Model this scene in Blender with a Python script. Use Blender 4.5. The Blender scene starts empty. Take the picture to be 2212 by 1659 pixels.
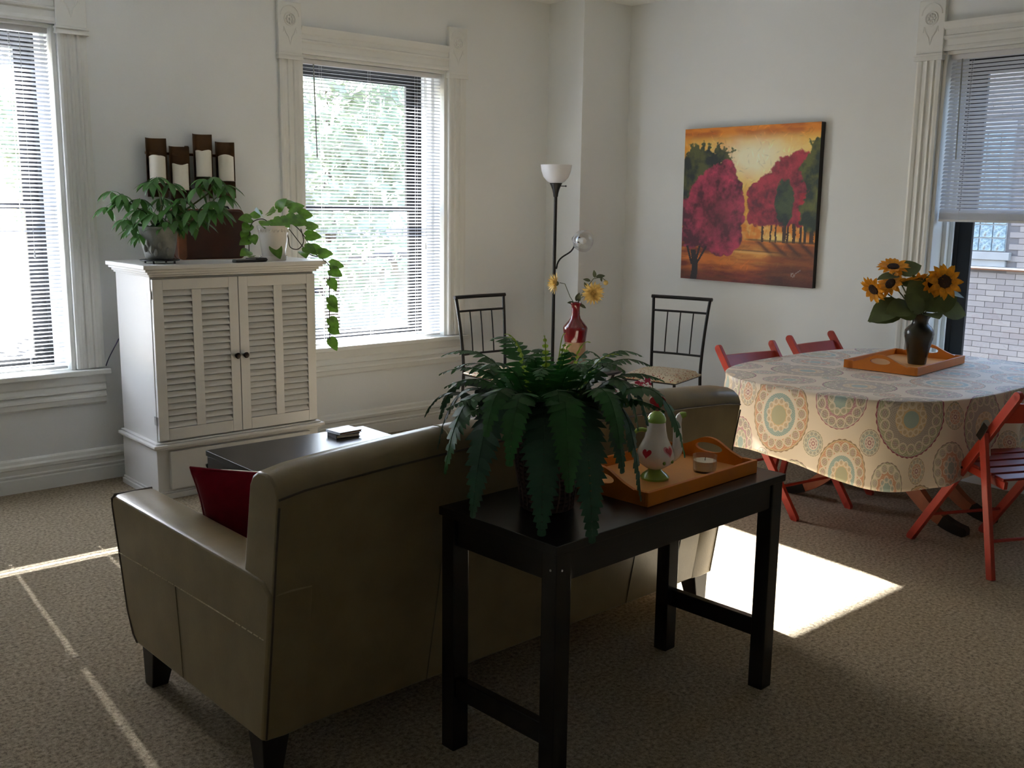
import bpy, math, random
import numpy as np
from mathutils import Vector, Matrix
R = math.radians
PI = math.pi
random.seed(7)
sc = bpy.context.scene
col = sc.collection

# ------------------------------------------------------------------ camera
FPX, YAW, PITCH, ROLL, CAMH = 2190.28, 0.7188011, 0.17561647, -0.01312236, 1.55
cam_d = bpy.data.cameras.new('camera')
cam = bpy.data.objects.new('camera', cam_d)
col.objects.link(cam)
cam_d.sensor_fit = 'HORIZONTAL'
cam_d.sensor_width = 36.0
cam_d.lens = 36.0 * FPX / 2212.0
cam_d.clip_start = 0.05
cam_d.clip_end = 400
fwv = Vector((math.sin(YAW) * math.cos(PITCH), math.cos(YAW) * math.cos(PITCH), -math.sin(PITCH)))
rt = Vector((math.cos(YAW), -math.sin(YAW), 0))
dn = fwv.cross(rt)
r2 = math.cos(ROLL) * rt + math.sin(ROLL) * dn
d2 = -math.sin(ROLL) * rt + math.cos(ROLL) * dn
M = Matrix((r2, -d2, -fwv)).transposed().to_4x4()
M.translation = Vector((0, 0, CAMH))
cam.matrix_world = M
sc.camera = cam

# ------------------------------------------------------------------ world, sun, exposure
SUN_EL = 30.2
SUN_DX = 0.08          # sideways drift of the sunbeam per metre into the room
world = bpy.data.worlds.new('sky')
sc.world = world
world.use_nodes = True
wnt = world.node_tree
bg = wnt.nodes['Background']
skyn = wnt.nodes.new('ShaderNodeTexSky')
skyn.sky_type = 'NISHITA'
skyn.sun_disc = False
skyn.sun_elevation = R(SUN_EL)
skyn.sun_rotation = math.atan2(SUN_DX, 1.0)
skyn.air_density = 1.0
skyn.dust_density = 1.0
skyn.ozone_density = 1.0
wnt.links.new(skyn.outputs[0], bg.inputs[0])
bg.inputs[1].default_value = 0.52

sun_d = bpy.data.lights.new('sun', 'SUN')
sun_d.energy = 34.0
sun_d.angle = R(0.55)
sun_d.color = (0.955, 0.98, 1.02)
sun = bpy.data.objects.new('sun', sun_d)
col.objects.link(sun)
sun.location = (4, 30, 20)
sdir = Vector((-SUN_DX, -1.0, -math.tan(R(SUN_EL)) * math.hypot(1, SUN_DX)))
sun.rotation_euler = sdir.to_track_quat('-Z', 'Y').to_euler()

sc.view_settings.view_transform = 'Standard'
sc.view_settings.look = 'None'
sc.view_settings.gamma = 1.0
sc.view_settings.use_curve_mapping = False
sc.view_settings.exposure = 1.72
sc.cycles.max_bounces = 10
sc.cycles.diffuse_bounces = 5
sc.cycles.glossy_bounces = 4
sc.cycles.transparent_max_bounces = 12
sc.cycles.caustics_reflective = False
sc.cycles.caustics_refractive = False
sc.cycles.sample_clamp_indirect = 6.0
sc.cycles.use_denoising = True
sc.cycles.adaptive_threshold = 0.015


# daylight portals at the three windows (they guide sampling, they give off no light)
def portal(name, loc, rot, sx, sz):
    d = bpy.data.lights.new(name, 'AREA')
    d.shape = 'RECTANGLE'
    d.size = sx
    d.size_y = sz
    d.cycles.is_portal = True
    o = bpy.data.objects.new(name, d)
    col.objects.link(o)
    o.location = loc
    o.rotation_euler = rot
portal('window_portal', (1.245, 6.03, 1.53), (R(-90), 0, 0), 1.1, 1.85)
portal('window_portal', (3.76, 6.03, 1.53), (R(-90), 0, 0), 1.1, 1.85)
portal('window_portal', (6.12, 2.35, 1.53), (R(-90), 0, R(-90)), 1.1, 1.85)


# ------------------------------------------------------------------ helpers: materials
def srgb(r, g, b):
    f = lambda c: (c / 255) / 12.92 if c <= 10.31475 else ((c / 255 + 0.055) / 1.055) ** 2.4
    return (f(r), f(g), f(b), 1)


class NT:
    def __init__(self, name):
        self.mat = bpy.data.materials.new(name)
        self.mat.use_nodes = True
        self.nt = self.mat.node_tree
        self.bsdf = self.nt.nodes['Principled BSDF']
        self.out = self.nt.nodes['Material Output']

    def node(self, t, **kw):
        n = self.nt.nodes.new(t)
        for k, v in kw.items():
            setattr(n, k, v)
        return n

    def set(self, sock, v):
        if isinstance(v, bpy.types.NodeSocket):
            self.nt.links.new(v, sock)
        else:
            sock.default_value = v

    def m(self, op, a, b=0.0, c=0.0):
        n = self.node('ShaderNodeMath', operation=op)
        self.set(n.inputs[0], a)
        self.set(n.inputs[1], b)
        self.set(n.inputs[2], c)
        return n.outputs[0]

    def mix(self, fac, a, b, bt='MIX'):
        n = self.node('ShaderNodeMix', data_type='RGBA', blend_type=bt)
        self.set(n.inputs[0], fac)
        self.set(n.inputs[6], a)
        self.set(n.inputs[7], b)
        return n.outputs[2]

    def ramp(self, fac, stops, interp='LINEAR'):
        n = self.node('ShaderNodeValToRGB')
        cr = n.color_ramp
        cr.interpolation = interp
        while len(cr.elements) < len(stops):
            cr.elements.new(0.5)
        for e, (p, c) in zip(cr.elements, stops):
            e.position = p
            e.color = c
        self.set(n.inputs[0], fac)
        return n.outputs[0]

    def coord(self, kind='Object', scale=(1, 1, 1), rot=(0, 0, 0)):
        tc = self.node('ShaderNodeTexCoord')
        mp = self.node('ShaderNodeMapping')
        self.nt.links.new(tc.outputs[kind], mp.inputs[0])
        mp.inputs['Scale'].default_value = scale
        mp.inputs['Rotation'].default_value = rot
        return mp.outputs[0]

    def noise(self, vec, scale, detail=3, rough=0.55):
        n = self.node('ShaderNodeTexNoise')
        self.set(n.inputs['Vector'], vec)
        n.inputs['Scale'].default_value = scale
        n.inputs['Detail'].default_value = detail
        n.inputs['Roughness'].default_value = rough
        return n.outputs[0]

    def bump(self, h, strength=0.3, dist=0.01):
        n = self.node('ShaderNodeBump')
        n.inputs['Strength'].default_value = strength
        n.inputs['Distance'].default_value = dist
        self.set(n.inputs['Height'], h)
        self.nt.links.new(n.outputs[0], self.bsdf.inputs['Normal'])


def mat(name, c, rough=0.5, metal=0.0, spec=0.5, vary=None, bump=None, coat=0.0, trans=None, sheen=0.0):
    """c sRGB triple; vary=(scale, amount); bump=(scale, strength, distance); trans=translucent share"""
    t = NT(name)
    b = t.bsdf
    base = srgb(*c)
    b.inputs['Roughness'].default_value = rough
    b.inputs['Metallic'].default_value = metal
    b.inputs['Specular IOR Level'].default_value = spec
    b.inputs['Coat Weight'].default_value = coat
    b.inputs['Sheen Weight'].default_value = sheen
    b.inputs['Base Color'].default_value = base
    colsock = base
    if vary or bump:
        vec = t.coord('Object')
    if vary:
        n = t.noise(vec, vary[0], 4)
        lo = tuple(x * (1 - vary[1]) for x in base[:3]) + (1,)
        hi = tuple(min(1, x * (1 + vary[1])) for x in base[:3]) + (1,)
        colsock = t.ramp(n, [(0.3, lo), (0.7, hi)])
        t.set(b.inputs['Base Color'], colsock)
    if bump:
        t.bump(t.noise(vec, bump[0], 3), bump[1], bump[2])
    if trans:
        tr = t.node('ShaderNodeBsdfTranslucent')
        t.set(tr.inputs[0], colsock)
        mx = t.node('ShaderNodeMixShader')
        mx.inputs[0].default_value = trans
        t.nt.links.new(b.outputs[0], mx.inputs[1])
        t.nt.links.new(tr.outputs[0], mx.inputs[2])
        t.nt.links.new(mx.outputs[0], t.out.inputs[0])
    return t.mat


def glass_mat(name, tint=(1, 1, 1, 1), refl=0.06, rough=0.02, body=None):
    """thin pane: mostly see-through with a little mirror reflection"""
    t = NT(name)
    tp = t.node('ShaderNodeBsdfTransparent')
    tp.inputs[0].default_value = tint
    gl = t.node('ShaderNodeBsdfGlossy')
    gl.inputs['Roughness'].default_value = rough
    lw = t.node('ShaderNodeLayerWeight')
    lw.inputs[0].default_value = 0.25
    fac = t.m('MULTIPLY_ADD', lw.outputs[0], 0.35, refl)
    mx = t.node('ShaderNodeMixShader')
    t.set(mx.inputs[0], fac)
    t.nt.links.new(tp.outputs[0], mx.inputs[1])
    t.nt.links.new(gl.outputs[0], mx.inputs[2])
    last = mx.outputs[0]
    if body:
        df = t.node('ShaderNodeBsdfDiffuse')
        df.inputs[0].default_value = body[0]
        m2 = t.node('ShaderNodeMixShader')
        m2.inputs[0].default_value = body[1]
        t.nt.links.new(last, m2.inputs[1])
        t.nt.links.new(df.outputs[0], m2.inputs[2])
        last = m2.outputs[0]
    t.nt.links.new(last, t.out.inputs[0])
    return t.mat


# ------------------------------------------------------------------ helpers: meshes
class MB:
    def __init__(self):
        self.v = []
        self.f = []

    def add(self, vs, fs, mtx=None):
        o = len(self.v)
        if mtx is not None:
            vs = [tuple(mtx @ Vector(p)) for p in vs]
        self.v.extend([tuple(p) for p in vs])
        self.f.extend([tuple(i + o for i in f) for f in fs])
        return self

    def bx(self, x0, x1, y0, y1, z0, z1, mtx=None):
        vs = [(x0, y0, z0), (x1, y0, z0), (x1, y1, z0), (x0, y1, z0), (x0, y0, z1), (x1, y0, z1), (x1, y1, z1), (x0, y1, z1)]
        fs = [(3, 2, 1, 0), (4, 5, 6, 7), (0, 1, 5, 4), (1, 2, 6, 5), (2, 3, 7, 6), (3, 0, 4, 7)]
        return self.add(vs, fs, mtx)

    def hex8(self, vs):
        return self.add(vs, [(3, 2, 1, 0), (4, 5, 6, 7), (0, 1, 5, 4), (1, 2, 6, 5), (2, 3, 7, 6), (3, 0, 4, 7)])

    def bar(self, p, q, w, h, up=(0, 0, 1)):
        """rectangular bar from p to q; w across, h along 'up'"""
        p, q, up = Vector(p), Vector(q), Vector(up)
        t = (q - p).normalized()
        s = t.cross(up)
        if s.length < 1e-5:
            s = t.cross(Vector((0, 1, 0)))
        s.normalize()
        u = s.cross(t).normalized()
        s, u = s * w / 2, u * h / 2
        return self.hex8([p - s - u, p + s - u, p + s + u, p - s + u, q - s - u, q + s - u, q + s + u, q - s + u])

    def loft(self, rings, closed=True, caps=True):
        n = len(rings[0])
        vs = [tuple(p) for r in rings for p in r]
        fs = []
        for i in range(len(rings) - 1):
            for j in range(n if closed else n - 1):
                k = (j + 1) % n
                fs.append((i * n + j, i * n + k, (i + 1) * n + k, (i + 1) * n + j))
        if caps and closed:
            fs.append(tuple(range(n - 1, -1, -1)))
            fs.append(tuple((len(rings) - 1) * n + j for j in range(n)))
        return self.add(vs, fs)

    def tube(self, pts, r, n=8, caps=True):
        pts = [Vector(p) for p in pts]
        rs = r if isinstance(r, (list, tuple)) else [r] * len(pts)
        rings = []
        ref = None
        for i, p in enumerate(pts):
            t = (pts[min(i + 1, len(pts) - 1)] - pts[max(i - 1, 0)]).normalized()
            if ref is None:
                ref = Vector((0, 0, 1)) if abs(t.z) < 0.9 else Vector((1, 0, 0))
            a = t.cross(ref)
            if a.length < 1e-6:
                a = t.orthogonal()
            a.normalize()
            b = t.cross(a).normalized()
            ref = a.cross(t)
            rings.append([p + rs[i] * (math.cos(2 * PI * k / n) * a + math.sin(2 * PI * k / n) * b) for k in range(n)])
        return self.loft(rings, True, caps)

    def lathe(self, prof, c=(0, 0, 0), n=32, caps=True, mtx=None):
        rings = [[(c[0] + r * math.cos(2 * PI * k / n), c[1] + r * math.sin(2 * PI * k / n), c[2] + z) for k in range(n)] for r, z in prof]
        m = MB()
        m.loft(rings, True, caps)
        return self.add(m.v, m.f, mtx)

    def prism(self, poly, axis, a, b):
        """extrude 2d polygon along axis: 0 -> (y,z), 1 -> (x,z), 2 -> (x,y)"""
        def P(u, w, t):
            return ((t, u, w), (u, t, w), (u, w, t))[axis]
        n = len(poly)
        vs = [P(u, w, a) for u, w in poly] + [P(u, w, b) for u, w in poly]
        fs = [tuple(range(n - 1, -1, -1)), tuple(range(n, 2 * n))]
        for j in range(n):
            k = (j + 1) % n
            fs.append((j, k, n + k, n + j))
        return self.add(vs, fs)

    def sphere(self, c, r, n=12, m=8, sc=(1, 1, 1)):
        prof = [(max(1e-4, r * math.sin(PI * i / m)), -r * math.cos(PI * i / m)) for i in range(m + 1)]
        rings = [[(c[0] + rr * sc[0] * math.cos(2 * PI * k / n), c[1] + rr * sc[1] * math.sin(2 * PI * k / n), c[2] + z * sc[2]) for k in range(n)] for rr, z in prof]
        return self.loft(rings, True, True)


BASE = {}


def finish(me):
    import bmesh
    bm = bmesh.new()
    bm.from_mesh(me)
    bmesh.ops.recalc_face_normals(bm, faces=bm.faces)
    bm.to_mesh(me)
    bm.free()


def obj(name, mb, m, parent=None, smooth=False, bevel=0.0, seg=2, loc=(0, 0, 0), rot=(0, 0, 0), world=False, fix=True, angle=40):
    if isinstance(mb, MB):
        me = bpy.data.meshes.new(name)
        me.from_pydata(mb.v, [], mb.f)
        if fix:
            finish(me)
        if m is not None:
            me.materials.append(m)
        if smooth:
            me.shade_smooth()
            if angle:
                try:
                    me.set_sharp_from_angle(angle=R(angle))
                except Exception:
                    pass
    else:
        me = mb
    o = bpy.data.objects.new(name, me)
    col.objects.link(o)
    o.location = loc
    o.rotation_euler = rot
    if parent is not None:
        o.parent = parent
        if world:
            o.location = Vector(loc) - BASE[parent.name]
    BASE[o.name] = Vector(loc) if world or parent is None else BASE.get(parent.name, Vector()) + Vector(loc)
    if bevel:
        b = o.modifiers.new('bevel', 'BEVEL')
        b.width = bevel
        b.segments = seg
        b.limit_method = 'ANGLE'
        b.angle_limit = R(35)
    return o


def tag(o, label=None, cat=None, group=None, kind=None):
    if label:
        o['label'] = label
    if cat:
        o['category'] = cat
    if group:
        o['group'] = group
    if kind:
        o['kind'] = kind
    return o


def thing(name, label, cat, loc=(0, 0, 0), rz=0.0, group=None, kind=None):
    o = bpy.data.objects.new(name, None)
    o.empty_display_size = 0.1
    col.objects.link(o)
    o.location = loc
    o.rotation_euler = (0, 0, rz)
    BASE[o.name] = Vector(loc)
    return tag(o, label, cat, group, kind)


def copy_tree(o, parent=None):
    c = o.copy()
    col.objects.link(c)
    c.parent = parent
    for ch in o.children:
        copy_tree(ch, c)
    return c


def bez(p0, p1, p2, n, p3=None):
    p0, p1, p2 = Vector(p0), Vector(p1), Vector(p2)
    out = []
    for i in range(n + 1):
        t = i / n
        if p3 is None:
            out.append((1 - t) ** 2 * p0 + 2 * t * (1 - t) * p1 + t * t * p2)
        else:
            out.append((1 - t) ** 3 * p0 + 3 * t * (1 - t) ** 2 * p1 + 3 * t * t * (1 - t) * p2 + t ** 3 * Vector(p3))
    return out


def frame(p, d, up=(0, 0, 1)):
    """matrix with x along d, z near up"""
    d = Vector(d).normalized()
    y = Vector(up).cross(d)
    if y.length < 1e-4:
        y = Vector((0, 1, 0)).cross(d)
    y.normalize()
    z = d.cross(y)
    m = Matrix((d, y, z)).transposed().to_4x4()
    m.translation = Vector(p)
    return m


# ------------------------------------------------------------------ materials
def wall_material():
    t = NT('painted_plaster')
    v = t.coord('Object')
    n = t.noise(v, 1.3, 4)
    t.set(t.bsdf.inputs['Base Color'], t.ramp(n, [(0.3, srgb(229, 231, 229)), (0.7, srgb(234, 236, 234))]))
    t.bsdf.inputs['Roughness'].default_value = 0.62
    t.bsdf.inputs['Specular IOR Level'].default_value = 0.3
    t.bump(t.noise(v, 95, 3), 0.12, 0.004)
    return t.mat


def carpet_material():
    t = NT('carpet_pile')
    v = t.coord('Object')
    big = t.noise(v, 2.2, 3)
    mid = t.noise(v, 72, 4, 0.7)
    fine = t.noise(v, 330, 2, 0.6)
    h = t.m('ADD', t.m('MULTIPLY', mid, 0.65), t.m('MULTIPLY', fine, 0.35))
    c = t.ramp(h, [(0.38, srgb(84, 71, 52)), (0.46, srgb(152, 136, 109)), (0.55, srgb(188, 171, 141)), (0.64, srgb(216, 201, 173))])
    c2 = t.mix(t.m('MULTIPLY', big, 0.22), c, srgb(136, 121, 98))
    t.set(t.bsdf.inputs['Base Color'], c2)
    t.bsdf.inputs['Roughness'].default_value = 0.95
    t.bsdf.inputs['Specular IOR Level'].default_value = 0.1
    t.bsdf.inputs['Sheen Weight'].default_value = 0.15
    t.bump(h, 0.9, 0.02)
    return t.mat


M_wall = wall_material()
M_ceil = mat('ceiling_paint', (236, 237, 232), 0.8, bump=(60, 0.1, 0.004))
M_carpet = carpet_material()
M_trim = mat('trim_paint', (228, 228, 222), 0.38, vary=(3, 0.03))
M_black = mat('black_sash', (24, 24, 26), 0.45)
M_blind = mat('blind_vinyl', (222, 225, 232), 0.45, trans=0.07)
M_rail = mat('blind_rail', (222, 222, 222), 0.45)
M_cord = mat('blind_cord', (225, 225, 222), 0.8)
M_wand = mat('tilt_wand', (150, 152, 148), 0.3)
M_pane = glass_mat('window_glass')
M_white = mat('white_lacquer', (214, 212, 206), 0.42, vary=(2, 0.02))
M_knob = mat('dark_bronze_knob', (44, 36, 30), 0.35, metal=0.6)
M_hinge = mat('nickel_hinge', (190, 190, 186), 0.35, metal=0.8)
M_leather = mat('taupe_leather', (134, 119, 86), 0.30, spec=0.55, vary=(9, 0.12), bump=(140, 0.12, 0.003))
M_stitch = mat('stitching', (206, 194, 164), 0.7)
M_piping = mat('leather_piping', (70, 58, 44), 0.5)
M_seam = mat('leather_seam', (104, 92, 70), 0.5)
M_legdark = mat('dark_stained_wood', (24, 17, 14), 0.4, vary=(12, 0.2))
M_espresso = mat('espresso_veneer', (24, 22, 22), 0.27, spec=0.5, vary=(6, 0.15), bump=(45, 0.05, 0.002))
M_red = mat('burgundy_velvet', (116, 2, 28), 0.9, spec=0.1, vary=(25, 0.15), sheen=0.12)
M_cream = mat('cream_cotton', (226, 218, 200), 0.85, vary=(25, 0.05))
M_orange = mat('orange_paint', (206, 116, 14), 0.45, vary=(8, 0.06))
M_orangefloor = mat('orange_tray_board', (226, 158, 84), 0.5, vary=(8, 0.05))
M_redwood = mat('red_lacquered_wood', (168, 52, 34), 0.38, vary=(9, 0.12))
M_darkred = mat('dark_red_wood', (130, 34, 24), 0.4, vary=(9, 0.12))
M_maple = mat('reddish_brown_wood', (152, 80, 44), 0.38, vary=(10, 0.2))
M_toe = mat('dark_metal_toe', (40, 34, 28), 0.4, metal=0.7)
M_iron = mat('black_iron', (26, 24, 23), 0.42, metal=0.3)
M_bronze = mat('bronze_metal', (92, 66, 40), 0.36, metal=0.55, vary=(14, 0.35))
M_wax = mat('ivory_wax', (238, 232, 214), 0.5, vary=(8, 0.03))
M_fern = mat('fern_green', (44, 98, 44), 0.5, vary=(9, 0.3), trans=0.3)
M_fern2 = mat('young_fern_green', (156, 186, 66), 0.5, vary=(9, 0.25), trans=0.4)
M_fern3 = mat('dark_fern_green', (28, 70, 44), 0.5, vary=(9, 0.3), trans=0.15)
M_wicker = mat('brown_wicker', (66, 44, 30), 0.6, vary=(60, 0.4))
M_soil = mat('soil', (38, 30, 24), 0.95)
M_schef = mat('schefflera_green', (66, 112, 46), 0.4, vary=(12, 0.3), trans=0.2)
M_stem = mat('green_stem', (104, 112, 66), 0.6)
M_pothos = mat('pothos_green', (92, 134, 42), 0.35, vary=(30, 0.4), trans=0.25)
M_vine = mat('brown_vine', (54, 46, 26), 0.7)
M_greypot = mat('grey_stoneware', (120, 122, 114), 0.6, vary=(14, 0.3), bump=(35, 0.2, 0.006))
M_whitepot = mat('white_glazed_pot', (222, 216, 204), 0.25, vary=(12, 0.05), bump=(30, 0.2, 0.008))
M_suit = mat('brown_leather_case', (70, 36, 24), 0.42, vary=(5, 0.35), bump=(60, 0.15, 0.003))
M_suitedge = mat('tan_leather_edge', (124, 74, 44), 0.45, vary=(14, 0.3))
M_plastic = mat('black_plastic', (20, 20, 22), 0.35)
M_grey = mat('grey_plastic', (150, 152, 152), 0.4)
M_opal = mat('opal_glass', (240, 240, 240), 0.2, trans=0.4)
M_clearg = glass_mat('clear_glass', (0.97, 0.97, 0.97, 1), 0.08, 0.03, ((0.85, 0.85, 0.85, 1), 0.16))
M_jar = glass_mat('jar_glass', (0.975, 0.975, 0.965, 1), 0.05, 0.03, ((0.8, 0.8, 0.78, 1), 0.03))
M_bulb = mat('frosted_bulb', (245, 245, 240), 0.3, trans=0.3)
M_oxblood = mat('oxblood_glaze', (98, 14, 22), 0.1, coat=0.6, vary=(10, 0.2))
M_taupe = mat('taupe_glaze', (158, 128, 98), 0.35, vary=(14, 0.15))
M_urn = mat('dark_olive_glaze', (50, 48, 38), 0.24, vary=(12, 0.25), bump=(50, 0.15, 0.004))
M_petal = mat('sunflower_petal', (236, 158, 26), 0.6, vary=(40, 0.25), trans=0.25)
M_disc = mat('sunflower_disc', (58, 34, 16), 0.9, vary=(80, 0.4), bump=(120, 0.8, 0.01))
M_sleaf = mat('sunflower_leaf', (92, 104, 56), 0.6, vary=(14, 0.25), trans=0.15)
M_mum = mat('chrysanthemum_petal', (216, 186, 112), 0.7, vary=(40, 0.2), trans=0.25)
M_mleaf = mat('dried_leaf', (72, 80, 54), 0.65, vary=(14, 0.25))
M_teaw = mat('white_ceramic', (232, 226, 218), 0.12, coat=0.5)
M_teag = mat('green_ceramic', (150, 184, 84), 0.14, coat=0.5, vary=(30, 0.15))
M_tear = mat('red_ceramic', (190, 44, 56), 0.14, coat=0.5)
M_teap = mat('pink_ceramic', (226, 150, 150), 0.14, coat=0.5)
M_canvas_edge = mat('dark_canvas_edge', (26, 20, 20), 0.6)
M_asphalt = mat('asphalt', (62, 61, 62), 0.9, vary=(2, 0.15))
M_line = mat('parking_paint', (235, 235, 230), 0.8)
M_mortar = mat('mortar', (98, 92, 91), 0.9)
M_extwall = mat('exterior_siding', (214, 206, 196), 0.8)
M_roof = mat('roof_shingles', (116, 104, 100), 0.9, vary=(6, 0.2))
M_stone = mat('limestone_sill', (140, 138, 136), 0.8, vary=(6, 0.08))
M_flash = mat('light_metal_flashing', (220, 216, 208), 0.5)
M_rust = mat('rusty_edge', (120, 78, 50), 0.8)
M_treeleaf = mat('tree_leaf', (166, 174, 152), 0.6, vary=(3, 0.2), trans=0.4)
M_bark = mat('bark', (88, 74, 60), 0.9)
M_car = mat('car_paint', (200, 200, 204), 0.25, coat=0.6)
M_carglass = mat('car_glass', (30, 34, 40), 0.08)
M_tyre = mat('tyre_rubber', (24, 24, 24), 0.8)

# ------------------------------------------------------------------ room shell
YA, XB, ZC = 5.665, 5.756, 2.985
XL, YF = -1.5, -2.2
WT = 0.34
W1 = (0.69, 1.80)
W2 = (3.215, 4.335)
W3 = (1.80, 2.905)
WZ = (0.60, 2.43)

m = MB().bx(XL, XB + 0.02, YF, YA + 0.02, -0.12, 0.0)
tag(obj('floor', m, M_carpet), 'beige cut pile carpet covering the room', kind='structure')
m = MB().bx(XL - 0.3, XB + WT, YF - 0.3, YA + WT, ZC, ZC + 0.25)
tag(obj('ceiling', m, M_ceil), 'off white plaster ceiling', kind='structure')

m = MB()
y0, y1 = YA, YA + WT
m.bx(XL - 0.3, W1[0], y0, y1, -0.12, ZC).bx(W1[1], W2[0], y0, y1, -0.12, ZC).bx(W2[1], XB + WT, y0, y1, -0.12, ZC)
for w in (W1, W2):
    m.bx(w[0], w[1], y0, y1, -0.12, WZ[0]).bx(w[0], w[1], y0, y1, WZ[1], ZC)
tag(obj('wall_back', m, M_wall), 'white plaster wall with two blinded windows', kind='structure')
m = MB()
x0, x1 = XB, XB + WT
m.bx(x0, x1, W3[1], YA, -0.12, ZC).bx(x0, x1, YF - 0.3, W3[0], -0.12, ZC)
m.bx(x0, x1, W3[0], W3[1], -0.12, WZ[0]).bx(x0, x1, W3[0], W3[1], WZ[1], ZC)
tag(obj('wall_right', m, M_wall), 'white plaster wall carrying the painting and the right window', kind='structure')
tag(obj('wall_left', MB().bx(XL - 0.3, XL, YF, YA, -0.12, ZC), M_wall), 'white plaster side wall', kind='structure')
tag(obj('wall_front', MB().bx(XL - 0.3, XB, YF - 0.3, YF, -0.12, ZC), M_wall), 'white plaster wall behind the viewer', kind='structure')
tag(obj('wall_corner', MB().bx(5.272, XB, 5.305, YA, 0, ZC), M_wall), 'boxed white chase filling the room corner', kind='structure')

# baseboards: profile (out, z)
BBP = [(0, 0), (0.026, 0), (0.026, 0.072), (0.019, 0.078), (0.019, 0.082), (0.026, 0.086), (0.026, 0.094), (0.019, 0.098), (0.021, 0.118), (0.021, 0.124), (0.028, 0.130), (0.028, 0.146), (0.020, 0.156), (0.016, 0.172), (0.008, 0.180), (0, 0.182)]


def baseboard(name, pieces, label):
    root = None
    m = MB()
    for axis, wallc, sgn, a, b in pieces:
        poly = [(wallc + sgn * u, w) for u, w in BBP]
        m.prism(poly, axis, a, b)
    tag(obj(name, m, M_trim), label, kind='structure')
baseboard('baseboard_back', [(0, YA, -1, XL, 5.272)], 'white moulded baseboard under the two windows')
baseboard('baseboard_right', [(1, XB, -1, YF, 5.305)], 'white moulded baseboard along the painting wall')
baseboard('baseboard_corner', [(0, 5.305, -1, 5.272, XB), (1, 5.272, -1, 5.305, YA)], 'white moulded baseboard round the corner chase')

# ------------------------------------------------------------------ windows (local: x along wall, y outward, z up)
CASP = [(0, 0), (0.0, -0.022), (0.012, -0.026), (0.030, -0.022), (0.036, -0.016), (0.050, -0.016), (0.056, -0.026), (0.066, -0.028), (0.072, -0.016), (0.090, -0.016), (0.096, -0.026), (0.106, -0.028), (0.112, -0.018), (0.128, -0.024), (0.145, -0.022), (0.145, 0)]


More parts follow.
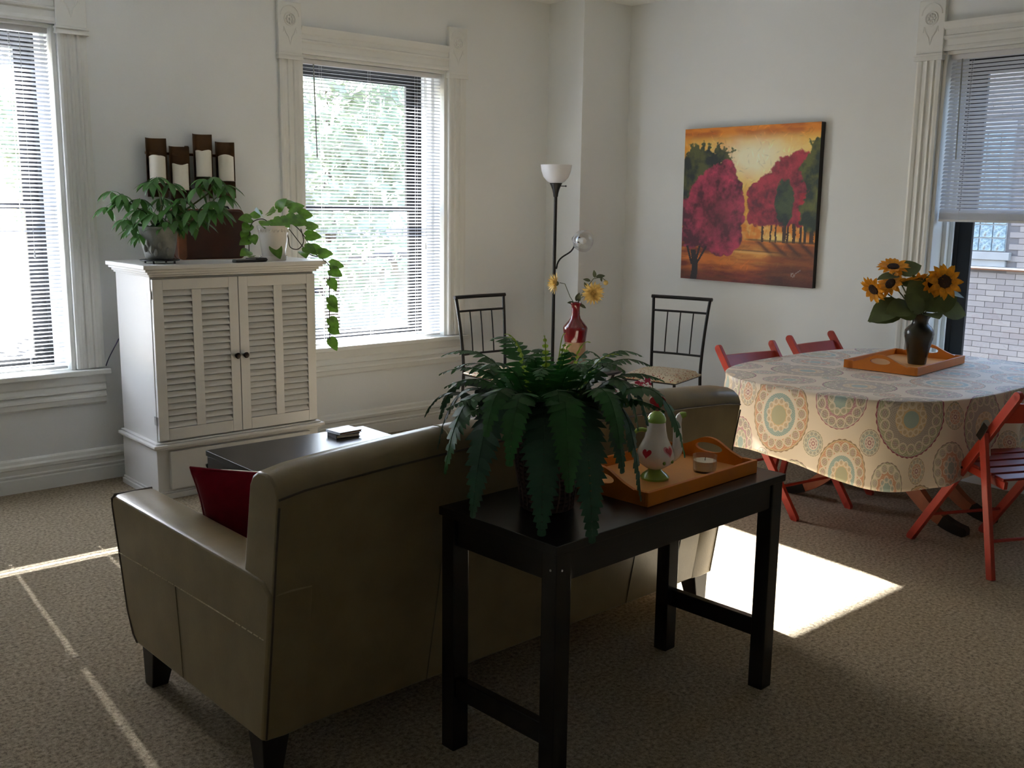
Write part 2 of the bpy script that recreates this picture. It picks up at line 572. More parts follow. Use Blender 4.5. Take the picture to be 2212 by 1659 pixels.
def window(name, label, w, place):
    """place: matrix from local (origin at the opening's left, wall face) to world"""
    root = tag(thing(name, label, None), kind='structure')
    root.matrix_world = place
    z0, z1 = WZ
    W = w

    def part(n, mb, mm, parent=root, **k):
        return obj(n, mb, mm, parent, **k)
    # casings, with a block and a carved rosette on top
    for side in (0, 1):
        xa = -0.148 if side == 0 else W + 0.003
        poly = [(xa + u, d) for u, d in CASP]
        part('casing', MB().prism(poly, 2, z0 + 0.035, z1 - 0.045), M_trim)
        bx0, bx1 = xa - 0.006, xa + 0.151
        m = MB().bx(bx0, bx1, -0.030, 0, z1 - 0.01, z1 + 0.285)
        blk = part('corner_block', m, M_trim, bevel=0.004)
        m = MB().bx(bx0 - 0.006, bx1 + 0.006, -0.038, 0, z1 - 0.045, z1 - 0.034).bx(bx0 - 0.003, bx1 + 0.003, -0.034, 0, z1 - 0.034, z1 - 0.020).bx(bx0 - 0.006, bx1 + 0.006, -0.040, 0, z1 - 0.020, z1 - 0.010)
        obj('block_moulding', m, M_trim, blk)
        # rosette: ring and petals, then a carved pointed motif below and an arch above
        cx, cz = (bx0 + bx1) / 2, z1 + 0.185
        m = MB()
        ring = [(cx + 0.036 * math.cos(a), -0.031, cz + 0.036 * math.sin(a)) for a in [2 * PI * i / 20 for i in range(21)]]
        m.tube(ring, 0.005, 6)
        m.sphere((cx, -0.030, cz), 0.009, 10, 6)
        for k in range(8):
            a = 2 * PI * k / 8
            m.sphere((cx + 0.020 * math.cos(a), -0.030, cz + 0.020 * math.sin(a)), 0.0085, 8, 5)
        obj('rosette', m, M_trim, blk, smooth=True)
        m = MB()
        for s in (-1, 1):
            m.tube([(cx + s * 0.040, -0.030, cz - 0.045), (cx + s * 0.030, -0.030, cz - 0.075), (cx + s * 0.010, -0.030, cz - 0.105), (cx, -0.030, cz - 0.145)], [0.003, 0.004, 0.004, 0.002], 6)
            m.tube([(cx + s * 0.040, -0.030, cz - 0.045), (cx + s * 0.046, -0.030, cz - 0.075)], [0.003, 0.002], 6)
        m.tube([(cx + 0.060 * math.cos(a), -0.030, cz + 0.020 + 0.060 * math.sin(a)) for a in [PI * i / 12 for i in range(13)]], 0.004, 6)
        obj('carving', m, M_trim, blk, smooth=True)
    # head casing: moulded profile (y, z)
    hp = [(0, z1), (-0.020, z1), (-0.024, z1 + 0.012), (-0.020, z1 + 0.024), (-0.016, z1 + 0.030), (-0.016, z1 + 0.062), (-0.026, z1 + 0.070), (-0.028, z1 + 0.080), (-0.018, z1 + 0.086), (-0.018, z1 + 0.112), (-0.024, z1 + 0.118), (-0.036, z1 + 0.142), (-0.040, z1 + 0.156), (0, z1 + 0.158)]
    part('head_casing', MB().prism(hp, 0, 0.0, W), M_trim)
    # stool and apron
    part('stool', MB().bx(-0.17, W + 0.17, -0.058, 0.0, z0, z0 + 0.030).bx(0, W, -0.01, 0.30, z0, z0 + 0.030), M_trim, bevel=0.006)
    ap = [(0, z0), (-0.030, z0), (-0.030, z0 - 0.045), (-0.022, z0 - 0.055), (-0.034, z0 - 0.075), (-0.036, z0 - 0.086), (-0.020, z0 - 0.094), (-0.032, z0 - 0.112), (-0.034, z0 - 0.124), (-0.026, z0 - 0.128), (-0.024, z0 - 0.155), (-0.012, z0 - 0.166), (0, z0 - 0.168)]
    part('apron', MB().prism(ap, 0, -0.145, W + 0.145), M_trim)
    # jamb liners with stop beads
    m = MB()
    for xa, xb in ((0, 0.022), (W - 0.022, W)):
        m.bx(xa, xb, 0.0, 0.30, z0 + 0.03, z1)
    m.bx(0.022, W - 0.022, 0.0, 0.30, z1 - 0.02, z1)
    part('jamb_liner', m, M_trim, bevel=0.003)
    m = MB()
    for xa, xb in ((0.022, 0.046), (W - 0.046, W - 0.022)):
        m.bx(xa, xb, 0.115, 0.137, z0 + 0.03, z1 - 0.02).bx(xa, xb, 0.20, 0.215, z0 + 0.03, z1 - 0.02)
    part('stop_bead', m, M_trim, bevel=0.003)
    # black storm frame and the two sashes
    zm = z0 + 0.91
    m = MB()
    for xa, xb in ((0.022, 0.05), (W - 0.05, W - 0.022)):
        m.bx(xa, xb, 0.265, 0.325, z0 + 0.03, z1 - 0.02)
    m.bx(0.05, W - 0.05, 0.265, 0.325, z1 - 0.05, z1 - 0.02).bx(0.05, W - 0.05, 0.265, 0.325, z0 + 0.03, z0 + 0.045)
    part('storm_frame', m, M_black, bevel=0.002)
    for nm, za, zb, ya, yb in (('upper_sash', zm - 0.02, z1 - 0.05, 0.295, 0.320), ('lower_sash', z0 + 0.045, zm + 0.02, 0.268, 0.293)):
        m = MB()
        s = 0.078
        m.bx(0.05, 0.05 + s, ya, yb, za, zb).bx(W - 0.05 - s, W - 0.05, ya, yb, za, zb)
        m.bx(0.05 + s, W - 0.05 - s, ya, yb, za, za + 0.04).bx(0.05 + s, W - 0.05 - s, ya, yb, zb - 0.04, zb)
        so = part(nm, m, M_black, bevel=0.002)
        obj('pane', MB().bx(0.05 + s, W - 0.05 - s, (ya + yb) / 2 - 0.002, (ya + yb) / 2 + 0.002, za + 0.04, zb - 0.04), M_pane, so)
    return root


P1 = Matrix.Translation((W1[0], YA, 0))
P2 = Matrix.Translation((W2[0], YA, 0))
P3 = Matrix.Translation((XB, W3[1], 0)) @ Matrix.Rotation(R(-90), 4, 'Z')
window('window_1', 'tall white cased window at the left edge beside the armoire', W1[1] - W1[0], P1)
window('window_2', 'tall white cased window between the armoire and the room corner', W2[1] - W2[0], P2)
window('window_3', 'white cased window on the right wall looking at pale brick', W3[1] - W3[0], P3)


# ------------------------------------------------------------------ venetian blinds
def blind(label, W, place, ztop, zbot, tilt, wand, cords, stack=0, odd=None):
    root = thing('venetian_blind', label, 'blind', group='white venetian blinds')
    root.matrix_world = place
    xa, xb = 0.030, W - 0.030
    yc = 0.040
    obj('head_rail', MB().bx(xa, xb, yc - 0.014, yc + 0.014, ztop - 0.030, ztop), M_rail, root, bevel=0.003)
    obj('bottom_rail', MB().bx(xa + 0.002, xb - 0.002, yc - 0.012, yc + 0.012, zbot, zbot + 0.014), M_rail, root, bevel=0.004)
    # one slat: slightly crowned strip
    sw, cr = 0.025, 0.0016
    K = 5

    def slat_mesh(tl):
        vs, fs = [], []
        xs = [xa + 0.003]
        for c in cords:
            xs += [c - 0.0032, c + 0.0032]
        xs.append(xb - 0.003)
        n = len(xs)
        for i in range(K + 1):
            q = -1 + 2 * i / K
            y, z = q * sw / 2, cr * (1 - q * q)
            y, z = y * math.cos(tl) - z * math.sin(tl), y * math.sin(tl) + z * math.cos(tl)
            vs += [(x, y, z) for x in xs]
        for i in range(K):
            for k in range(n - 1):
                if k % 2 == 1 and i == 2:
                    continue      # route hole for the lift cord
                a = i * n + k
                fs.append((a, a + 1, a + n + 1, a + n))
        me = bpy.data.meshes.new('slat')
        me.from_pydata(vs, [], fs)
        me.materials.append(M_blind)
        me.shade_smooth()
        return me
    me = slat_mesh(tilt)
    me_odd = slat_mesh(odd[2]) if odd else None
    z = ztop - 0.05
    p = 0.0214
    zs = []
    while z > zbot + 0.022 + stack * 0.003:
        zs.append(z)
        z -= p
    for k in range(stack):
        zs.append(zbot + 0.018 + 0.003 * k)
    for z in zs:
        s = obj('slat', me_odd if odd and odd[0] < z < odd[1] else me, None, root, loc=(0, yc, z))
        s.rotation_euler = (0, random.uniform(-0.0006, 0.0006), 0)
    for x in cords:
        m = MB()
        for yy in (yc - 0.0125, yc + 0.0125):
            m.tube([(x, yy, ztop - 0.03), (x, yy, zbot + 0.005)], 0.0008, 5)
        obj('ladder_cord', m, M_cord, root)
    if wand:
        x, ln = wand
        obj('tilt_wand', MB().tube([(x, yc - 0.022, ztop - 0.028), (x + 0.012, yc - 0.024, ztop - 0.03 - ln)], 0.004, 6), M_wand, root, smooth=True)
    xl = xb - 0.14
    obj('lift_cord', MB().tube([(xl, yc - 0.020, ztop - 0.03), (xl + 0.004, yc - 0.020, max(zbot, 1.30) - 0.02)], 0.0011, 5).lathe([(0.001, 0.02), (0.004, 0.0), (0.006, -0.03), (0.001, -0.032)], (xl + 0.004, yc - 0.020, max(zbot, 1.30) - 0.03), 8), M_cord, root)
    return root


blind('white slatted blind lowered over the left edge window', W1[1] - W1[0], P1, 2.412, 0.638, R(-24), (0.32, 0.55), (0.15, 0.52, 0.895), odd=(0.722, 0.776, R(3)))
blind('white slatted blind lowered over the window behind the trailing plant', W2[1] - W2[0], P2, 2.408, 0.634, R(18), (0.105, 0.56), (0.165, 0.522, 0.892))
blind('white slatted blind half raised on the right window above the brick view', W3[1] - W3[0], P3, 2.412, 1.482, R(48), (0.10, 0.55), (0.15, 0.52, 0.895), stack=14)

# ------------------------------------------------------------------ armoire
def armoire():
    t = thing('armoire', 'white armoire with louvred doors standing between the two windows', 'armoire', (2.457, 5.29, 0))
    K = dict(world=True)
    x0, x1, yf, yb = 1.99, 2.925, 5.06, 5.525
    obj('carcass', MB().bx(x0, x1, yf, yb, 0.305, 1.17), M_white, t, bevel=0.003, **K)
    # cornice: mitred stack of steps
    m = MB()
    for z0, z1, o in ((1.165, 1.176, 0.012), (1.176, 1.190, 0.022), (1.190, 1.204, 0.038), (1.204, 1.226, 0.052)):
        m.bx(x0 - o, x1 + o, yf - o - 0.012, yb + 0.0, z0, z1)
    obj('cornice', m, M_white, t, bevel=0.004, **K)
    obj('base_cabinet', MB().bx(x0 - 0.008, x1 + 0.008, yf - 0.006, yb, 0.0, 0.275), M_white, t, bevel=0.003, **K)
    m = MB()
    for z0, z1, o in ((0.268, 0.280, 0.020), (0.280, 0.298, 0.034), (0.298, 0.308, 0.018)):
        m.bx(x0 - o, x1 + o, yf - o - 0.010, yb, z0, z1)
    obj('waist_moulding', m, M_white, t, bevel=0.005, seg=3, **K)
    m = MB().bx(x0 - 0.024, x1 + 0.024, yf - 0.020, yb, 0.0, 0.030).bx(x0 - 0.016, x1 + 0.016, yf - 0.014, yb, 0.030, 0.042)
    obj('plinth', m, M_white, t, bevel=0.004, **K)
    d = obj('drawer', MB().bx(x0 + 0.055, x1 - 0.055, yf - 0.030, yf - 0.004, 0.052, 0.256), M_white, t, bevel=0.004, **K)
    for dx in (0.25, 0.68):
        obj('knob', MB().lathe([(0.001, 0), (0.007, 0.002), (0.006, 0.012), (0.013, 0.018), (0.014, 0.024), (0.009, 0.030), (0.001, 0.031)], n=14, mtx=Matrix.Translation((x0 + dx, yf - 0.029, 0.155)) @ Matrix.Rotation(R(90), 4, 'X')), M_knob, d, smooth=True, world=True)
    lv = None
    za, zb = 0.316, 1.152
    for (a, b, kx) in ((x0 + 0.004, 2.4555, 2.433), (2.4595, x1 - 0.004, 2.482)):
        ya, yb2 = yf - 0.024, yf - 0.002
        m = MB()
        st, md = 0.052, 0.050
        c = (a + b) / 2
        m.bx(a, a + st, ya, yb2, za, zb).bx(b - st, b, ya, yb2, za, zb).bx(c - md / 2, c + md / 2, ya, yb2, za + 0.062, zb - 0.055)
        m.bx(a + st, b - st, ya, yb2, za, za + 0.062).bx(a + st, b - st, ya, yb2, zb - 0.055, zb)
        door = obj('door', m, M_white, t, bevel=0.002, **K)
        # louvres, each its own slat
        wl = (b - a - 2 * st - md) / 2
        ml = MB()
        hw = wl / 2
        dz, dy = 0.0265, 0.017
        ml.hex8([(-hw, -dy / 2 - 0.002, -dz / 2), (hw, -dy / 2 - 0.002, -dz / 2), (hw, -dy / 2 + 0.003, -dz / 2), (-hw, -dy / 2 + 0.003, -dz / 2),
                 (-hw, dy / 2 - 0.003, dz / 2), (hw, dy / 2 - 0.003, dz / 2), (hw, dy / 2 + 0.002, dz / 2), (-hw, dy / 2 + 0.002, dz / 2)])
        me = bpy.data.meshes.new('louvre')
        me.from_pydata(ml.v, [], ml.f)
        finish(me)
        me.materials.append(M_white)
        n = 22
        lo, hi = za + 0.062, zb - 0.055
        for cxl in (a + st + wl / 2, b - st - wl / 2):
            for k in range(n):
                obj('louvre', me, None, door, loc=(cxl, yf - 0.0135, lo + (hi - lo) * (k + 0.5) / n), world=True)
        obj('knob', MB().lathe([(0.001, 0), (0.009, 0.001), (0.007, 0.010), (0.015, 0.017), (0.0165, 0.024), (0.011, 0.031), (0.001, 0.033)], n=16, mtx=Matrix.Translation((kx, ya, 0.730)) @ Matrix.Rotation(R(90), 4, 'X')), M_knob, door, smooth=True, world=True)
    for z in (0.40, 1.05):
        obj('hinge', MB().bx(x0 - 0.004, x0 + 0.001, yf - 0.012, yf + 0.016, z, z + 0.045), M_hinge, t, **K)
armoire()


# ------------------------------------------------------------------ sofa (local: x along its length, y forward)
def dashes(pts, r, on=0.009, off=0.004):
    """a run of short stitches along a polyline"""
    m = MB()
    pts = [Vector(p) for p in pts]
    for a, b in zip(pts[:-1], pts[1:]):
        L_, d = (b - a).length, (b - a).normalized()
        q = 0.0
        while q + on <= L_ + 1e-6:
            m.tube([a + d * q, a + d * (q + on)], r, 5)
            q += on + off
    return m


def sofa():
    t = thing('sofa', 'taupe leather sofa seen from behind with dark tapered legs', 'sofa', (1.15, 2.20, 0), R(1.45))
    L = 1.97
    # back shell lofted along x with an arched top
    rings = []
    NX = 28
    for i in range(NX + 1):
        x = 0.008 + (L - 0.016) * i / NX
        s = math.sin(PI * i / NX)
        e = 0.010 * (abs(2 * i / NX - 1) ** 24)
        arch = 0.038 * (1 - (2 * i / NX - 1) ** 2) - e
        prof = [(0.102, 0.130), (0.060, 0.40), (0.022, 0.66), (0.000, 0.815), (-0.002, 0.838), (0.008, 0.862), (0.030, 0.878), (0.060, 0.886), (0.095, 0.884), (0.122, 0.868), (0.140, 0.840), (0.165, 0.70), (0.185, 0.59), (0.225, 0.44), (0.24, 0.30), (0.24, 0.13)]
        rings.append([(x, y, z + arch * max(0, (z - 0.5) / 0.385)) for y, z in prof])
    obj('back', MB().loft(rings), M_leather, t, smooth=True, angle=50, bevel=0.006)
    for sx, nm in ((0, 'arm'), (1, 'arm')):
        xa, xb = (0.0, 0.135) if sx == 0 else (L - 0.135, L)
        prof = [(0.1005, 0.130), (0.0585, 0.40), (0.036, 0.56), (0.075, 0.588), (0.20, 0.594), (0.60, 0.598), (1.040, 0.602), (1.064, 0.592), (1.068, 0.57), (1.030, 0.42), (0.985, 0.22), (0.945, 0.150), (0.915, 0.130)]
        m = MB()
        rg = []
        for k, (xx, dn_) in enumerate(((xa, 0.010), (xa + 0.012, 0.0), (xa + 0.067, -0.004), (xb - 0.012, 0.0), (xb, 0.010))):
            cy, cz = 0.55, 0.37
            rg.append([(xx, cy + (y - cy) * (1 - dn_ * 1.2), cz + (z - cz) * (1 - dn_ * 2.0)) for y, z in prof])
        m.loft(rg)
        a = obj(nm, m, M_leather, t, smooth=True, angle=50, bevel=0.004)
        xo = -0.0015 if sx == 0 else L + 0.0015
        # stitching and welts on the outer face
        st = bez((xo, 1.022, 0.412), (xo, 0.62, 0.425), (xo, 0.30, 0.428), 24, (xo, 0.066, 0.430))
        obj('stitching', dashes(st, 0.0017), M_stitch, a)
        obj('stitching', dashes([(xo + (0.003 if sx == 0 else -0.003), y, z) for y, z in ((0.12, 0.572), (0.3, 0.574), (0.6, 0.577), (1.02, 0.580))], 0.0017), M_stitch, a)
        obj('seam', MB().tube([(xo, 0.60, 0.42), (xo, 0.585, 0.28), (xo, 0.575, 0.14)], 0.0012, 5), M_seam, a)
        fr = [(xo + (0.004 if sx == 0 else -0.004), y, z) for y, z in ((1.045, 0.598), (1.066, 0.585), (1.064, 0.555), (1.030, 0.42), (0.986, 0.23), (0.950, 0.155), (0.920, 0.133))]
        obj('piping', MB().tube(fr, 0.0045, 6), M_piping, a, smooth=True)
        fr = [(x, 1.052, 0.600) for x in (xa + 0.004, xa + 0.03, xb - 0.03, xb - 0.004)]
        obj('piping', MB().tube(fr, 0.0045, 6), M_piping, a, smooth=True)
    obj('seat_base', MB().bx(0.135, L - 0.135, 0.20, 0.95, 0.13, 0.30), M_leather, t, bevel=0.012)
    for k in range(2):
        w = (L - 0.27) / 2
        obj('seat_cushion', MB().bx(0.136 + k * w, 0.134 + (k + 1) * w, 0.19, 0.985, 0.30, 0.455), M_leather, t, bevel=0.035, seg=4, smooth=True)
    # welt where the top band meets the back panel, and panel seams
    wl = []
    for i in range(NX + 1):
        x = 0.012 + (L - 0.024) * i / NX
        wl.append((x, -0.002, 0.828 + 0.034 * (1 - (2 * i / NX - 1) ** 2) - 0.008 * (abs(2 * i / NX - 1) ** 24)))
    obj('piping', MB().tube(wl, 0.0032, 6), M_piping, t, smooth=True)
    for x in (0.012, L - 0.012):
        obj('piping', MB().tube([(x, y - 0.001, z) for y, z in ((-0.002, 0.80), (0.022, 0.66), (0.060, 0.40), (0.101, 0.135))], 0.003, 6), M_piping, t, smooth=True)
    for x in (0.55, 1.46, 1.72):
        obj('seam', MB().tube([(x + dx, y - 0.001, z) for dx, y, z in ((0.012, 0.036, 0.56), (0.008, 0.060, 0.40), (0.0, 0.101, 0.135))], 0.0018, 6), M_seam, t, smooth=True)
    for i in (8, 20):
        x = 0.008 + (L - 0.016) * i / NX
        obj('stitching', MB().tube([(x, -0.003, 0.862), (x, 0.008, 0.895), (x, 0.030, 0.912), (x, 0.060, 0.921), (x, 0.095, 0.919)], 0.002, 5), M_stitch, t)
    for x in (0.05, L - 0.05):
        for y, dy in ((0.155, -0.012), (0.855, 0.012)):
            dx = -0.012 if x < 1 else 0.012
            a, b = 0.042, 0.027
            m = MB().hex8([(x + dx - b, y + dy - b, 0), (x + dx + b, y + dy - b, 0), (x + dx + b, y + dy + b, 0), (x + dx - b, y + dy + b, 0), (x - a, y - a, 0.135), (x + a, y - a, 0.135), (x + a, y + a, 0.135), (x - a, y + a, 0.135)])
            obj('leg', m, M_legdark, t, bevel=0.003)
sofa()


def pillow(name, label, loc, rot, w, h, d, mf, mbk, grp):
    t = thing(name, label, 'cushion', loc, group=grp)
    t.rotation_euler = rot
    N = 16

    def surf(sgn):
        mm = MB()
        vs, fs = [], []
        for i in range(N + 1):
            for j in range(N + 1):
                u, v = -1 + 2 * i / N, -1 + 2 * j / N
                pinch = 1 - 0.085 * (1 - abs(u * v)) * 1.0
                x = u * w / 2 * (1 - 0.07 * (1 - v * v))
                z = v * h / 2 * (1 - 0.07 * (1 - u * u))
                th = d / 2 * (max(0, (1 - u ** 4) * (1 - v ** 4)) ** 0.55) + 0.003
                vs.append((x, sgn * th, z + h / 2))
        for i in range(N):
            for j in range(N):
                a = i * (N + 1) + j
                fs.append((a, a + 1, a + N + 2, a + N + 1) if sgn > 0 else (a, a + N + 1, a + N + 2, a + 1))
        mm.add(vs, fs)
        return mm
    obj('front_cover', surf(-1), mf, t, smooth=True, fix=False, angle=None)
    obj('back_cover', surf(1), mbk, t, smooth=True, fix=False, angle=None)
    edge = []
    for k in range(4 * N + 1):
        s = (k % (4 * N)) / N
        if s < 1: u, v = -1 + 2 * s, -1
        elif s < 2: u, v = 1, -1 + 2 * (s - 1)
        elif s < 3: u, v = 1 - 2 * (s - 2), 1
        else: u, v = -1, 1 - 2 * (s - 3)
        edge.append((u * w / 2 * (1 - 0.07 * (1 - v * v)), 0, v * h / 2 * (1 - 0.07 * (1 - u * u)) + h / 2))
    obj('piping', MB().tube(edge, 0.0055, 6, False), mf, t, smooth=True)
    return t
pillow('throw_cushion', 'burgundy velvet cushion with cream back leaning in the sofa corner', (1.452, 2.800, 0.456), (R(18), 0, R(-48)), 0.43, 0.305, 0.12, M_red, M_cream, None)


def floral():
    t = NT('red_white_floral')
    v = t.coord('Object')
    n = t.noise(v, 22, 2)
    t.set(t.bsdf.inputs['Base Color'], t.ramp(n, [(0.46, srgb(236, 230, 226)), (0.52, srgb(170, 22, 60))], 'CONSTANT'))
    t.bsdf.inputs['Roughness'].default_value = 0.85
    return t.mat
pillow('throw_cushion', 'red and white patterned cushion peeking over the right half of the sofa back', (2.84, 2.53, 0.456), (R(-12), R(0), R(6)), 0.42, 0.43, 0.12, floral(), M_cream, None)


# ------------------------------------------------------------------ coffee table and the two small books on it
def coffee_table():
    t = thing('coffee_table', 'dark brown box coffee table between sofa and armoire', 'table', (2.287, 3.96, 0))
    K = dict(world=True)
    x0, x1, y0, y1 = 1.873, 2.701, 3.70, 4.213
    obj('table_top', MB().bx(x0, x1, y0, y1, 0.425, 0.450), M_espresso, t, bevel=0.002, **K)
    for a, b in ((x0 + 0.004, x0 + 0.034), (x1 - 0.034, x1 - 0.004)):
        obj('side_panel', MB().bx(a, b, y0 + 0.006, y1 - 0.006, 0, 0.425), M_espresso, t, bevel=0.002, **K)
    obj('shelf', MB().bx(x0 + 0.034, x1 - 0.034, y0 + 0.02, y1 - 0.02, 0.13, 0.152), M_espresso, t, bevel=0.002, **K)
coffee_table()
t = thing('book', 'small white book lying lower in the pair on the coffee table', 'book', (2.51, 4.085, 0.450), R(-6), 'small books on the coffee table')
obj('cover', MB().bx(-0.062, 0.062, -0.050, 0.050, 0, 0.003).bx(-0.062, 0.062, -0.050, 0.050, 0.015, 0.018).bx(-0.062, -0.059, -0.05, 0.05, 0, 0.018), M_legdark, t)
obj('pages', MB().bx(-0.0585, 0.058, -0.046, 0.046, 0.0031, 0.0149), M_cream, t)
t = thing('book', 'pale square coaster book lying on top of the pair on the coffee table', 'book', (2.515, 4.09, 0.4685), R(5), 'small books on the coffee table')
obj('cover', MB().bx(-0.066, 0.066, -0.056, 0.056, 0.009, 0.012).bx(-0.066, 0.066, -0.056, 0.056, 0.0, 0.002).bx(-0.066, -0.063, -0.056, 0.056, 0, 0.012), mat('pale_book_cloth', (206, 210, 214), 0.3), t, bevel=0.001)
obj('pages', MB().bx(-0.0625, 0.062, -0.052, 0.052, 0.0021, 0.0089), M_suitedge, t)


# ------------------------------------------------------------------ console table behind the sofa
def console():
    t = thing('console_table', 'black wooden console table behind the sofa carrying the fern', 'table', (1.661, 1.722, 0), R(2.7))
    L, D, H = 1.05, 0.455, 0.720
    obj('table_top', MB().bx(0, L, 0, D, H - 0.024, H), M_espresso, t, bevel=0.002)
    for nm, b in (('apron', (0.065, L - 0.065, 0.012, 0.030)), ('apron', (0.065, L - 0.065, D - 0.030, D - 0.012))):
        obj(nm, MB().bx(b[0], b[1], b[2], b[3], H - 0.105, H - 0.024), M_espresso, t, bevel=0.002)
    for a in (0.016, L - 0.034):
        obj('apron', MB().bx(a, a + 0.018, 0.05, D - 0.05, H - 0.105, H - 0.024), M_espresso, t, bevel=0.002)
        obj('stretcher', MB().bx(a - 0.004, a + 0.022, 0.05, D - 0.05, 0.165, 0.225), M_espresso, t, bevel=0.002)
    for x in (0.006, L - 0.062):
        for y in (0.006, D - 0.058):
            lg = obj('leg', MB().bx(x, x + 0.056, y, y + 0.052, 0, H - 0.024), M_espresso, t, bevel=0.003)
            if y < 0.1 and x < 0.1:
                obj('bolt', MB().lathe([(0.001, 0), (0.003, 0), (0.003, 0.0015), (0.001, 0.002)], n=10, mtx=Matrix.Translation((x + 0.02, y, H - 0.07)) @ Matrix.Rotation(R(90), 4, 'X')), M_hinge, lg)
                obj('bolt', MB().lathe([(0.001, 0), (0.003, 0), (0.003, 0.0015), (0.001, 0.002)], n=10, mtx=Matrix.Translation((x, y + 0.02, H - 0.07)) @ Matrix.Rotation(R(-90), 4, 'Y')), M_hinge, lg)
console()


# ------------------------------------------------------------------ serving trays
def tray(label, loc, rz, L, D):
    t = thing('serving_tray', label, 'tray', loc, rz, 'orange wooden serving trays')
    obj('tray_floor', MB().bx(0.006, L - 0.006, 0.006, D - 0.006, 0.004, 0.011), M_orangefloor, t)
    h = 0.042
    for y in (0, D - 0.012):
        obj('side_wall', MB().bx(0, L, y, y + 0.012, 0, h), M_orange, t, bevel=0.002)
    # handle ends: raised hump with an oval hand hole, built as an outline ring
    n = 40
    for x in (0.0, L - 0.012):
        outer, inner = [], []
        for k in range(n):
            a = 2 * PI * k / n
            inner.append((D / 2 + 0.052 * math.cos(a) * (1 if abs(math.cos(a)) < 0.99 else 1), 0.052 + 0.0155 * math.sin(a)))
        def top(y):
            s = abs(y - D / 2) / (D / 2)
            return h + 0.044 * 0.5 * (1 + math.cos(PI * min(1, s / 0.72)))
        vs, fs = [], []
        for k in range(n):
            a = 2 * PI * k / n
            cy, cz = math.cos(a), math.sin(a)
            # cast from the hole centre to the outline
            best = None
            for q in range(1, 400):
                r = q * 0.0009
                y, z = D / 2 + r * cy, 0.052 + r * cz
                if y <= 0.012 or y >= D - 0.012 or z <= 0.0 or z >= top(y):
                    break
                best = (y, z)
            outer.append(best)
        # add exact bottom corners
        ol = list(outer)
        for xx in (x, x + 0.012):
            vs += [(xx, y, z) for y, z in inner] + [(xx, y, z) for y, z in ol]
        for k in range(n):
            j = (k + 1) % n
            fs.append((k, j, n + j, n + k))
            fs.append((2 * n + k, 3 * n + k, 3 * n + j, 2 * n + j))
            fs.append((n + k, n + j, 3 * n + j, 3 * n + k))
            fs.append((k, 2 * n + k, 2 * n + j, j))
        m = MB().add(vs, fs)
        # square off the corners the rays miss
        m.bx(x, x + 0.012, 0.0121, 0.05, 0.0, h * 0.98).bx(x, x + 0.012, D - 0.05, D - 0.0121, 0.0, h * 0.98)
        obj('handle_end', m, M_orange, t)
    return t
tray('orange wooden tray with cut out handles on the black console table', (2.085, 1.800, 0.7205), R(3.6), 0.56, 0.355)
tray('orange wooden tray on the patterned tablecloth under the sunflower vase', (4.755, 2.400, 0.7385), R(5.3), 0.63, 0.385)


# ------------------------------------------------------------------ teapot
def heart_poly(s):
    out = []
    for k in range(28):
        a = 2 * PI * k / 28
        out.append((s * 16 * math.sin(a) ** 3 / 17, s * (13 * math.cos(a) - 5 * math.cos(2 * a) - 2 * math.cos(3 * a) - math.cos(4 * a)) / 17))
    return out


